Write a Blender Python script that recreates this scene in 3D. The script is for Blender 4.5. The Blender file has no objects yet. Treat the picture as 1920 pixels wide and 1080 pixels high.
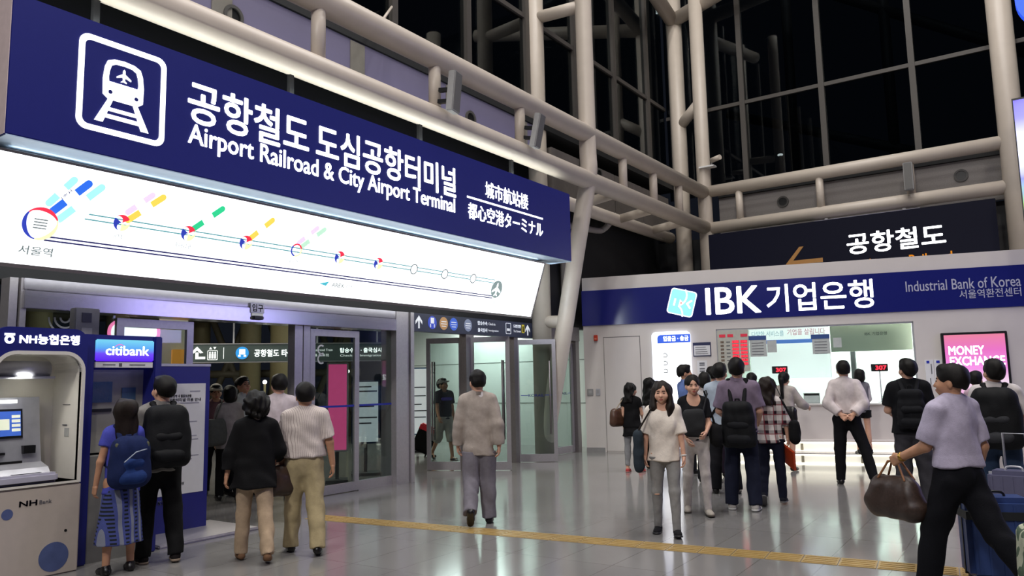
import bpy, bmesh, math, random
import numpy as np
from mathutils import Vector, Matrix, Euler
random.seed(7)
PI = math.pi
SC = bpy.context.scene
COL = SC.collection

# ------------------------------------------------------------------ camera
CAM_H = 1.6
F_PX = 1445.0
cam_d = bpy.data.cameras.new('camera')
cam_d.sensor_fit = 'HORIZONTAL'
cam_d.sensor_width = 36.0
cam_d.lens = 36.0 * F_PX / 1920.0
cam_d.clip_end = 300
cam = bpy.data.objects.new('camera', cam_d)
COL.objects.link(cam)
_pi, _ya, _ro = math.radians(6.93), math.radians(34.8), math.radians(1.18)
_fw = Vector((-math.sin(_ya) * math.cos(_pi), math.cos(_ya) * math.cos(_pi), math.sin(_pi)))
_r = Vector((math.cos(_ya), math.sin(_ya), 0))
_u = _r.cross(_fw)
_r2 = math.cos(_ro) * _r - math.sin(_ro) * _u
_u2 = _r2.cross(_fw)
cam.matrix_world = Matrix(((_r2.x, _u2.x, -_fw.x, 0), (_r2.y, _u2.y, -_fw.y, 0), (_r2.z, _u2.z, -_fw.z, CAM_H), (0, 0, 0, 1)))
SC.camera = cam

# ------------------------------------------------------------------ view, world, hall lamps
SC.view_settings.view_transform = 'Standard'
SC.view_settings.look = 'None'
SC.view_settings.exposure = -0.12
SC.view_settings.gamma = 1.0
SC.view_settings.use_curve_mapping = False
w = bpy.data.worlds.new('night_sky')
SC.world = w
w.use_nodes = True
w.node_tree.nodes['Background'].inputs[0].default_value = (0.010, 0.012, 0.018, 1)
w.node_tree.nodes['Background'].inputs[1].default_value = 0.6

def area(name, loc, target, sx, sy, power, color=(1, 1, 1)):
    L = bpy.data.lights.new(name, 'AREA')
    L.shape = 'RECTANGLE'; L.size = sx; L.size_y = sy; L.energy = power; L.color = color
    o = bpy.data.objects.new(name, L)
    COL.objects.link(o)
    o.location = loc
    d = Vector(target) - Vector(loc)
    o.rotation_euler = d.to_track_quat('-Z', 'Y').to_euler()
    return o

WARM = (1.0, 0.90, 0.80)
NEUT = (1.0, 0.965, 0.93)
COOL = (0.93, 0.96, 1.0)
for (lx, ly) in ((-5.0, 1.0), (-5.0, 7.0), (-4.5, 12.5), (-1.0, 3.0), (-1.0, 9.5), (-1.0, 15.0), (3.5, 1.0), (3.5, 8.0), (3.5, 14.0)):
    area('hall_lamp', (lx, ly, 22.0), (lx, ly, 0), 0.7, 0.7, 470, NEUT)
area('hall_flood', (4.0, -5.0, 17.0), (-6.0, 17, 6.5), 0.8, 0.8, 700, WARM)
# added violet fill from behind the camera, tints the bulkhead
area('violet_fill', (1.0, -2.0, 7.0), (-8.8, 5.5, 6.0), 2.0, 1.5, 60, (0.45, 0.40, 1.0))
# lamps of the inner hall behind the doors and of the white corridor
area('inner_hall_lamp', (-14.0, 9.0, 4.6), (-14.0, 9.0, 0), 3.0, 5.0, 260, (1.0, 0.95, 0.8))
area('corridor_lamp', (-12.0, 16.0, 3.3), (-12.0, 16.0, 0), 2.0, 3.0, 260, (0.93, 1.0, 0.97))
area('violet_side_fill', (4.6, 14.6, 3.9), (-8.8, 6.5, 2.7), 5.0, 1.7, 150, (0.50, 0.46, 1.0))  # added violet fill, unseen, set where the door header mirrors it
area('front_fill', (-2.0, -6.0, 10.5), (-4.5, 9.0, 1.0), 1.2, 1.2, 760, (1.0, 0.97, 0.94))  # added fill from behind the camera, brightens the fronts of the figures
# wash lamps on top of the navy sign; added fills along the top and end of the lit board
area('sign_wash_lamp', (-7.42, 7.6, 5.16), (-7.45, 7.6, 9), 9.4, 0.05, 40, (0.95, 1.0, 0.93))
area('board_edge_fill', (-7.62, 7.4, 3.80), (-7.42, 7.4, 6.0), 8.8, 0.03, 7, (0.85, 0.95, 1.0))  # added to lift the underside of the navy sign
area('board_end_fill', (-7.86, 12.16, 3.25), (-7.95, 14.0, 2.9), 0.25, 0.8, 14, (0.85, 0.94, 1.0))  # added to brighten the slanted column leg
area('bank_office_lamp', (-2.7, 19.0, 2.95), (-2.7, 19.0, 0), 4.0, 1.4, 620, (0.97, 1.0, 0.98))

# ------------------------------------------------------------------ materials
MATS = {}
def lin(c):
    return tuple((v / 12.92 if v <= 0.04045 else ((v + 0.055) / 1.055) ** 2.4) for v in c)
def hexc(h):
    return lin(tuple(int(h[i:i + 2], 16) / 255 for i in (0, 2, 4)))
def mat(name, color='808080', rough=0.5, metal=0.0, emit=None, estr=0.0, var=0.06, scale=12.0, bump=0.0, spec=0.5, aniso=None):
    """procedural principled material: colour gently varied by noise"""
    if name in MATS:
        return MATS[name]
    m = bpy.data.materials.new(name); m.use_nodes = True
    nt = m.node_tree; b = nt.nodes['Principled BSDF']
    c = hexc(color) if isinstance(color, str) else color
    tc = nt.nodes.new('ShaderNodeTexCoord')
    n = nt.nodes.new('ShaderNodeTexNoise'); n.inputs['Scale'].default_value = scale; n.inputs['Detail'].default_value = 4
    nt.links.new(tc.outputs['Object'], n.inputs['Vector'])
    r = nt.nodes.new('ShaderNodeValToRGB')
    r.color_ramp.elements[0].position = 0.3; r.color_ramp.elements[1].position = 0.7
    r.color_ramp.elements[0].color = tuple(v * (1 - var) for v in c) + (1,)
    r.color_ramp.elements[1].color = tuple(min(1, v * (1 + var)) for v in c) + (1,)
    nt.links.new(n.outputs['Fac'], r.inputs['Fac'])
    nt.links.new(r.outputs['Color'], b.inputs['Base Color'])
    b.inputs['Roughness'].default_value = rough
    b.inputs['Metallic'].default_value = metal
    b.inputs['Specular IOR Level'].default_value = spec
    if emit is not None:
        b.inputs['Emission Color'].default_value = (hexc(emit) if isinstance(emit, str) else emit) + (1,)
        b.inputs['Emission Strength'].default_value = estr
    if bump:
        bn = nt.nodes.new('ShaderNodeBump'); bn.inputs['Strength'].default_value = bump; bn.inputs['Distance'].default_value = 0.01
        n2 = nt.nodes.new('ShaderNodeTexNoise'); n2.inputs['Scale'].default_value = scale * 6
        nt.links.new(tc.outputs['Object'], n2.inputs['Vector'])
        nt.links.new(n2.outputs['Fac'], bn.inputs['Height']); nt.links.new(bn.outputs['Normal'], b.inputs['Normal'])
    MATS[name] = m
    return m

def glass(name, tint='e8f0ee', dark=0.0, gloss=1.0):
    """thin pane: see-through with a fresnel mirror"""
    if name in MATS:
        return MATS[name]
    m = bpy.data.materials.new(name); m.use_nodes = True
    nt = m.node_tree; nt.nodes.remove(nt.nodes['Principled BSDF'])
    out = nt.nodes['Material Output']
    t = nt.nodes.new('ShaderNodeBsdfTransparent'); g = nt.nodes.new('ShaderNodeBsdfGlossy'); mx = nt.nodes.new('ShaderNodeMixShader')
    c = tuple(v * (1 - dark) for v in hexc(tint))
    t.inputs[0].default_value = c + (1,)
    g.inputs['Roughness'].default_value = 0.02
    g.inputs[0].default_value = (0.9, 0.95, 0.95, 1)
    f = nt.nodes.new('ShaderNodeFresnel'); f.inputs[0].default_value = 1.5
    ge = nt.nodes.new('ShaderNodeNewGeometry'); io = nt.nodes.new('ShaderNodeMapRange')   # the same mirror from either face of the pane
    io.inputs['To Min'].default_value = 1.5; io.inputs['To Max'].default_value = 1 / 1.5
    nt.links.new(ge.outputs['Backfacing'], io.inputs[0]); nt.links.new(io.outputs[0], f.inputs[0])
    k = nt.nodes.new('ShaderNodeMath'); k.operation = 'MULTIPLY'; k.inputs[1].default_value = gloss
    nt.links.new(f.outputs[0], k.inputs[0]); nt.links.new(k.outputs[0], mx.inputs[0])
    nt.links.new(t.outputs[0], mx.inputs[1]); nt.links.new(g.outputs[0], mx.inputs[2]); nt.links.new(mx.outputs[0], out.inputs[0])
    MATS[name] = m
    return m

# ------------------------------------------------------------------ objects
def tag(o, label=None, cat=None, group=None, kind=None):
    if label: o['label'] = label
    if cat: o['category'] = cat
    if group: o['group'] = group
    if kind: o['kind'] = kind
    return o
def thing(name, label, cat, loc=(0, 0, 0), rz=0.0, group=None):
    o = bpy.data.objects.new(name, None); COL.objects.link(o)
    o.location = loc; o.rotation_euler = (0, 0, rz); o.empty_display_size = 0.2
    return tag(o, label, cat, group)

class MB:
    """collects boxes, tubes, prisms and lathes and links them as one mesh"""
    def __init__(self):
        self.bm = bmesh.new()
    def box(self, x0, x1, y0, y1, z0, z1, bevel=0.0, M=None):
        vs = bmesh.ops.create_cube(self.bm, size=1.0)['verts']
        bmesh.ops.scale(self.bm, vec=(abs(x1 - x0), abs(y1 - y0), abs(z1 - z0)), verts=vs)
        bmesh.ops.translate(self.bm, vec=((x0 + x1) / 2, (y0 + y1) / 2, (z0 + z1) / 2), verts=vs)
        if bevel:
            es = list({e for v in vs for e in v.link_edges})
            r = bmesh.ops.bevel(self.bm, geom=es, offset=bevel, segments=2, affect='EDGES', clamp_overlap=True)
            vs = list({v for f in r['faces'] for v in f.verts} | {v for v in vs if v.is_valid})
        if M is not None:
            bmesh.ops.transform(self.bm, matrix=M, verts=vs)
        return self
    def tube(self, pts, r, seg=12, r2=None, caps=True):
        pts = [Vector(p) for p in pts]; n = len(pts)
        rings = []
        up = None
        for i, p in enumerate(pts):
            d = (pts[min(i + 1, n - 1)] - pts[max(i - 1, 0)]).normalized()
            if up is None:
                up = d.orthogonal().normalized()
            else:
                up = (up - d * up.dot(d)).normalized()
            sd = d.cross(up)
            rr = r if r2 is None else r + (r2 - r) * i / (n - 1)
            rings.append([self.bm.verts.new(p + (up * math.cos(a) + sd * math.sin(a)) * rr) for a in [2 * PI * k / seg for k in range(seg)]])
        for A, B in zip(rings, rings[1:]):
            for k in range(seg):
                self.bm.faces.new((A[k], A[(k + 1) % seg], B[(k + 1) % seg], B[k])).smooth = True
        if caps:
            self.bm.faces.new(rings[0][::-1]); self.bm.faces.new(rings[-1])
        return self
    def prism(self, poly, z0, z1, M=None):
        """polygon in XY pushed from z0 to z1, then M"""
        M = M or Matrix.Identity(4)
        lo = [self.bm.verts.new(M @ Vector((x, y, z0))) for x, y in poly]
        hi = [self.bm.verts.new(M @ Vector((x, y, z1))) for x, y in poly]
        n = len(poly)
        self.bm.faces.new(lo[::-1]); self.bm.faces.new(hi)
        for k in range(n):
            self.bm.faces.new((lo[k], lo[(k + 1) % n], hi[(k + 1) % n], hi[k]))
        return self
    def ring(self, c, r0, r1, z0, z1, M=None, a0=0.0, a1=2 * PI, seg=32, w=None):
        """flat ring sector; w(t) can vary the inner radius"""
        M = M or Matrix.Identity(4); V = self.bm.verts.new
        L = []
        for k in range(seg + 1):
            t = k / seg; a = a0 + (a1 - a0) * t
            ri = r0 if w is None else r1 - (r1 - r0) * w(t)
            q = [(c[0] + ri * math.cos(a), c[1] + ri * math.sin(a)), (c[0] + r1 * math.cos(a), c[1] + r1 * math.sin(a))]
            L.append([V(M @ Vector((q[0][0], q[0][1], z1))), V(M @ Vector((q[1][0], q[1][1], z1))), V(M @ Vector((q[1][0], q[1][1], z0))), V(M @ Vector((q[0][0], q[0][1], z0)))])
        for A, B in zip(L, L[1:]):
            for i, j in ((0, 1), (1, 2), (2, 3), (3, 0)):
                self.bm.faces.new((A[i], A[j], B[j], B[i]))
        return self
    def sphere(self, c, r, sx=1, sy=1, sz=1, seg=16):
        vs = bmesh.ops.create_uvsphere(self.bm, u_segments=seg, v_segments=seg // 2 + 2, radius=r)['verts']
        bmesh.ops.scale(self.bm, vec=(sx, sy, sz), verts=vs)
        bmesh.ops.translate(self.bm, vec=c, verts=vs)
        for f in {f for v in vs for f in v.link_faces}: f.smooth = True
        return self
    def xf(self, M):
        bmesh.ops.transform(self.bm, matrix=M, verts=self.bm.verts); return self
    def build(self, name, m, parent=None):
        me = bpy.data.meshes.new(name)
        bmesh.ops.recalc_face_normals(self.bm, faces=self.bm.faces)
        self.bm.to_mesh(me); self.bm.free()
        if m: me.materials.append(m)
        o = bpy.data.objects.new(name, me); COL.objects.link(o)
        if parent: o.parent = parent
        return o
def struct(name, mb, m, parent=None):
    o = mb.build(name, m, parent)
    o['kind'] = 'structure'
    return o

def frame(o, ex, ey):
    """4x4 with columns ex, ey, ex x ey at origin o"""
    ex = Vector(ex).normalized(); ey = Vector(ey).normalized(); ez = ex.cross(ey)
    return Matrix(((ex.x, ey.x, ez.x, o[0]), (ex.y, ey.y, ez.y, o[1]), (ex.z, ey.z, ez.z, o[2]), (0, 0, 0, 1)))

def text(name, s, m, M, height, width=None, bold=0.0, depth=0.006, parent=None, align='LEFT', spacing=1.0):
    """lettering lying in the XY of M; scaled to a cap height and to a width"""
    cu = bpy.data.curves.new(name, 'FONT'); cu.body = s; cu.size = 1.0
    cu.extrude = 0.01; cu.space_character = spacing; cu.resolution_u = 3
    o = bpy.data.objects.new(name, cu); COL.objects.link(o)
    dg = bpy.context.evaluated_depsgraph_get()
    me = bpy.data.meshes.new_from_object(o.evaluated_get(dg))
    bpy.data.objects.remove(o)
    n = len(me.vertices); co = np.empty(n * 3, np.float32); me.vertices.foreach_get('co', co); co = co.reshape(-1, 3)
    lo, hi = co.min(0), co.max(0)
    sy = height / (hi[1] - lo[1]); sx = sy if width is None else width / (hi[0] - lo[0])
    w_ = (hi[0] - lo[0]) * sx
    x0 = {'LEFT': 0, 'CENTER': -w_ / 2, 'RIGHT': -w_}[align]
    co[:, 0] = (co[:, 0] - lo[0]) * sx + x0; co[:, 1] = (co[:, 1] - lo[1]) * sy; co[:, 2] = (co[:, 2] - lo[2]) / (hi[2] - lo[2]) * depth
    R = np.array(M.to_3x3())
    bold *= 0.72
    if bold:   # heavier strokes: the outline repeated around itself
        bm = bmesh.new(); bm.from_mesh(me); base = co.copy()
        for k in range(8):
            bm.from_mesh(me)
        bm.verts.ensure_lookup_table(); bm.to_mesh(me); bm.free()
        sh_ = [(0, 0)] + [(math.cos(PI * k / 4), math.sin(PI * k / 4)) for k in range(8)]
        co = np.concatenate([base + np.array([dx * bold * sx, dy * bold * sy, 0.0]) for dx, dy in sh_])
    co = co @ R.T + np.array(M.translation)
    me.vertices.foreach_set('co', co.astype(np.float32).ravel())
    me.materials.clear(); me.materials.append(m); me.name = name
    o = bpy.data.objects.new(name, me); COL.objects.link(o)
    if parent: o.parent = parent
    return o
def copy_tree(o, parent=None):
    c = o.copy(); COL.objects.link(c)
    if parent: c.parent = parent
    for ch in list(o.children): copy_tree(ch, c)
    return c

# ------------------------------------------------------------------ figures: smooth-blended volumes meshed once
I3 = np.eye(3)
def V3(*p): return np.array(p, float)
def rx(a): c, s = math.cos(a), math.sin(a); return np.array([[1, 0, 0], [0, c, -s], [0, s, c]])
def ry(a): c, s = math.cos(a), math.sin(a); return np.array([[c, 0, s], [0, 1, 0], [-s, 0, c]])
def rz_(a): c, s = math.cos(a), math.sin(a); return np.array([[c, -s, 0], [s, c, 0], [0, 0, 1]])
def cap(a, b, ra, rb=None, k=0.03, sc=(1, 1, 1), R=I3, fa=False, fb=False, op='u'):
    return ('c', np.array(a, float), np.array(b, float), ra, ra if rb is None else rb, k, np.array(sc, float), R, fa, fb, op)
def ell(c, r, R=I3, k=0.02, op='u'):
    return ('e', np.array(c, float), np.array(r, float), R, k, op)
def cut(p, n):
    return ('p', np.array(p, float), np.array(n, float))
def bounds(pr):
    if pr[0] == 'c':
        m = max(pr[3], pr[4]) * pr[6].max()
        return np.minimum(pr[1], pr[2]) - m, np.maximum(pr[1], pr[2]) + m
    m = pr[2].max()
    return pr[1] - m, pr[1] + m
def field(pr, P):
    if pr[0] == 'c':
        _, a, b, ra, rb, k, sc, R, fa, fb, op = pr
        ba = b - a; L2 = float(ba @ ba) + 1e-12
        q = P - a.astype(np.float32)
        t0 = (q @ ba.astype(np.float32)) / L2
        t = np.clip(t0, 0, 1)
        q = q - t[..., None] * ba.astype(np.float32)
        if not (sc == 1).all():
            q = (q @ R.astype(np.float32)) / sc.astype(np.float32)
        d = (np.sqrt((q * q).sum(-1)) - (ra + (rb - ra) * t)) * min(sc.min(), 1.0)
        L = math.sqrt(L2)
        if fa: d = np.maximum(d, -t0 * L)
        if fb: d = np.maximum(d, (t0 - 1) * L)
        return d
    _, c, r, R, k, op = pr
    q = (P - c.astype(np.float32)) @ R.astype(np.float32)
    k0 = np.sqrt(((q / r.astype(np.float32)) ** 2).sum(-1)); k1 = np.sqrt(((q / (r * r).astype(np.float32)) ** 2).sum(-1))
    return k0 * (k0 - 1) / np.maximum(k1, 1e-6)
def sdf_mesh(prims, cell, folds=0.0, seed=0, ffreq=1.0):
    """surface-net of the blended volumes -> (verts, quads)"""
    U = [p for p in prims if p[0] != 'p' and p[-1] == 'u']
    lo = np.min([bounds(p)[0] for p in U], 0) - 3 * cell - 0.02; hi = np.max([bounds(p)[1] for p in U], 0) + 3 * cell + 0.02
    n = np.ceil((hi - lo) / cell).astype(int) + 1
    ax = [(lo[i] + cell * np.arange(n[i])).astype(np.float32) for i in range(3)]
    D = np.full(tuple(n), 0.3, np.float32)
    for p in prims:
        if p[0] == 'p':
            pl = sum((a - p[1][i]).reshape([-1 if j == i else 1 for j in range(3)]) * p[2][i] for i, a in enumerate(ax))
            D = np.maximum(D, pl.astype(np.float32)); continue
        b0, b1 = bounds(p); k = p[5] if p[0] == 'c' else p[4]
        m = k + 3 * cell
        i0 = np.maximum(((b0 - m - lo) / cell).astype(int), 0); i1 = np.minimum(((b1 + m - lo) / cell).astype(int) + 2, n)
        if (i1 <= i0).any(): continue
        sl = tuple(slice(i0[i], i1[i]) for i in range(3))
        P = np.stack(np.meshgrid(*[ax[i][sl[i]] for i in range(3)], indexing='ij'), -1)
        d = field(p, P); d0 = D[sl]
        if p[-1] == 'u':
            h = np.maximum(k - np.abs(d - d0), 0) / max(k, 1e-6)
            D[sl] = np.minimum(d, d0) - h * h * k * 0.25
        else:
            h = np.maximum(k - np.abs(-d - d0), 0) / max(k, 1e-6)
            D[sl] = np.maximum(-d, d0) + h * h * k * 0.25
    if folds:
        rs = np.random.RandomState(seed); X, Y, Z = np.meshgrid(*ax, indexing='ij')
        f = 0
        for _ in range(4):
            a = rs.normal(0, 1, 3); a = a / np.linalg.norm(a) * rs.uniform(28, 60) * ffreq
            w1 = rs.uniform(6, 14, 3)
            f = f + np.sin(X * a[0] + Y * a[1] + Z * a[2] * 0.7 + 1.6 * np.sin(X * w1[0] + Y * w1[1] + Z * w1[2]) + rs.uniform(0, 6))
        D = D + (folds * 0.5) * f.astype(np.float32)
        for p in prims:
            if p[0] == 'p':
                pl = sum((a - p[1][i]).reshape([-1 if j == i else 1 for j in range(3)]) * p[2][i] for i, a in enumerate(ax))
                D = np.maximum(D, pl.astype(np.float32))
    S = D < 0
    n0, n1, n2 = D.shape
    cs = np.zeros((n0 - 1, n1 - 1, n2 - 1), np.int8)
    sub = lambda A, i, j, k: A[i:i + n0 - 1, j:j + n1 - 1, k:k + n2 - 1]
    for i in (0, 1):
        for j in (0, 1):
            for k in (0, 1): cs += sub(S, i, j, k)
    act = (cs > 0) & (cs < 8)
    idx = np.argwhere(act)
    if len(idx) == 0: return np.zeros((0, 3)), np.zeros((0, 4), int)
    num = np.zeros((len(idx), 3)); cnt = np.zeros(len(idx))
    corners = [(i, j, k) for i in (0, 1) for j in (0, 1) for k in (0, 1)]
    val = {c: D[idx[:, 0] + c[0], idx[:, 1] + c[1], idx[:, 2] + c[2]] for c in corners}
    for a in corners:
        for e in range(3):
            if a[e] == 0:
                b = list(a); b[e] = 1; b = tuple(b)
                va, vb = val[a], val[b]; m = (va < 0) != (vb < 0)
                t = np.where(m, va / np.where(m, va - vb, 1), 0)
                pos = np.array(a, float)[None, :] + t[:, None] * (np.array(b) - np.array(a))[None, :]
                num += pos * m[:, None]; cnt += m
    verts = lo + cell * (idx + num / cnt[:, None])
    vid = np.full(act.shape, -1, np.int64); vid[act] = np.arange(len(idx))
    quads = []
    for e in range(3):
        u, v = (e + 1) % 3, (e + 2) % 3
        A = np.swapaxes(S, 0, e) if e else S
        sh = [slice(1, -1)] * 3; sh[e] = slice(0, -1); s2 = list(sh); s2[e] = slice(1, None)
        x = S[tuple(sh)] != S[tuple(s2)]
        g = np.argwhere(x)
        if len(g) == 0: continue
        g = g + np.array([0 if i == e else 1 for i in range(3)])
        ins = S[g[:, 0], g[:, 1], g[:, 2]]
        def at_(du, dv):
            q = g.copy(); q[:, u] += du; q[:, v] += dv
            return vid[q[:, 0], q[:, 1], q[:, 2]]
        Q = np.stack([at_(-1, -1), at_(0, -1), at_(0, 0), at_(-1, 0)], 1)
        Q[~ins] = Q[~ins][:, ::-1]
        quads.append(Q)
    Q = np.concatenate(quads)
    return verts, Q[(Q >= 0).all(1)]
def np_mesh(name, parts, m, parent=None, M=None, shift=None):
    """parts: list of (verts, quads) joined into one smooth mesh"""
    off = 0; VV = []; QQ = []
    for v, q in parts:
        VV.append(v); QQ.append(q + off); off += len(v)
    v = np.concatenate(VV); q = np.concatenate(QQ)
    if shift is not None: v = v - np.asarray(shift)
    me = bpy.data.meshes.new(name)
    me.vertices.add(len(v)); me.vertices.foreach_set('co', v.astype(np.float32).ravel())
    me.loops.add(q.size); me.loops.foreach_set('vertex_index', q.astype(np.int32).ravel())
    me.polygons.add(len(q)); me.polygons.foreach_set('loop_start', np.arange(0, q.size, 4, dtype=np.int32))
    try: me.polygons.foreach_set('loop_total', np.full(len(q), 4, np.int32))
    except Exception: pass
    me.polygons.foreach_set('use_smooth', np.ones(len(q), bool))
    me.update(calc_edges=True); me.validate()
    me.materials.append(m)
    o = bpy.data.objects.new(name, me); COL.objects.link(o)
    if parent: o.parent = parent
    return o

def cloth(name, color, kind='plain', c2=None, f=40.0, rough=0.85, c3=None):
    """woven cloth: plain, vertical stripes, plaid, speckle or bands, in the garment's own coordinates"""
    if name in MATS: return MATS[name]
    m = mat(name, color, rough=rough, var=0.08, scale=25, bump=0.25, spec=0.2)
    if kind == 'plain': return m
    nt = m.node_tree; b = nt.nodes['Principled BSDF']; N = nt.nodes.new; Lk = nt.links.new
    tc = N('ShaderNodeTexCoord'); sp = N('ShaderNodeSeparateXYZ'); Lk(tc.outputs['Object'], sp.inputs[0])
    def M2(op, a, bb=None):
        n = N('ShaderNodeMath'); n.operation = op
        for i, v in enumerate((a, bb)):
            if v is None: continue
            if isinstance(v, (int, float)): n.inputs[i].default_value = v
            else: Lk(v, n.inputs[i])
        return n.outputs[0]
    def wave(o, fr, th): return M2('GREATER_THAN', M2('SINE', M2('MULTIPLY', o, fr)), th)
    def mix(fac, a, bcol):
        n = N('ShaderNodeMix'); n.data_type = 'RGBA'
        if isinstance(fac, (int, float)): n.inputs[0].default_value = fac
        else: Lk(fac, n.inputs[0])
        for i, v in ((6, a), (7, bcol)):
            if isinstance(v, tuple): n.inputs[i].default_value = v + (1,)
            else: Lk(v, n.inputs[i])
        return n.outputs[2]
    base = b.inputs['Base Color'].links[0].from_socket
    C2 = hexc(c2)
    xy = M2('ADD', sp.outputs['X'], M2('MULTIPLY', sp.outputs['Y'], 0.6))
    if kind == 'stripe':
        col = mix(wave(xy, f, 0.75), base, C2)
    elif kind == 'plaid':
        a = wave(xy, f, 0.25); z = wave(sp.outputs['Z'], f, 0.25)
        col = mix(M2('MULTIPLY', M2('ADD', a, z), 0.5), base, C2)
        if c3:
            l = M2('MAXIMUM', wave(M2('ADD', xy, 0.02), f, 0.93), wave(M2('ADD', sp.outputs['Z'], 0.02), f, 0.93))
            col = mix(M2('MULTIPLY', l, 0.7), col, hexc(c3))
    elif kind == 'ladder':
        col = mix(M2('MULTIPLY', wave(xy, f, 0.45), wave(sp.outputs['Z'], f * 3, 0.1)), base, C2)
        if c3: col = mix(M2('MULTIPLY', wave(M2('ADD', xy, 0.05), f, 0.6), 0.85), col, hexc(c3))
    elif kind == 'swirl':
        wv = N('ShaderNodeTexWave'); wv.inputs['Scale'].default_value = f; wv.inputs['Distortion'].default_value = 9; wv.inputs['Detail'].default_value = 1
        Lk(tc.outputs['Object'], wv.inputs['Vector'])
        col = mix(M2('GREATER_THAN', wv.outputs['Fac'], 0.5), base, C2)
    elif kind == 'speckle':
        n = N('ShaderNodeTexNoise'); n.inputs['Scale'].default_value = f; Lk(tc.outputs['Object'], n.inputs['Vector'])
        col = mix(M2('GREATER_THAN', n.outputs['Fac'], 0.58), base, C2)
    Lk(col, b.inputs['Base Color'])
    return m

SKIN = mat('skin', 'd6a68c', rough=0.5, var=0.06, scale=20, spec=0.35)
SKIN2 = mat('skin_tanned', 'b98a6c', rough=0.5, var=0.06, scale=20, spec=0.35)
HAIR = mat('black_hair', '0e0b09', rough=0.5, var=0.3, scale=60, bump=0.3, spec=0.22)
HAIRB = mat('brown_hair', '1c120c', rough=0.5, var=0.3, scale=60, bump=0.3, spec=0.25)
EYE = mat('dark_eye', '1a1210', rough=0.25)
LIP = mat('lips', 'a8584e', rough=0.45)

def unit(v): v = np.asarray(v, float); return v / np.linalg.norm(v)
def limb_dir(fwd, out, side):
    a, o = math.radians(fwd), math.radians(out)
    return V3(side * math.sin(o), math.sin(a) * math.cos(o), -math.cos(a) * math.cos(o))

class Pose:
    pass

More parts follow.
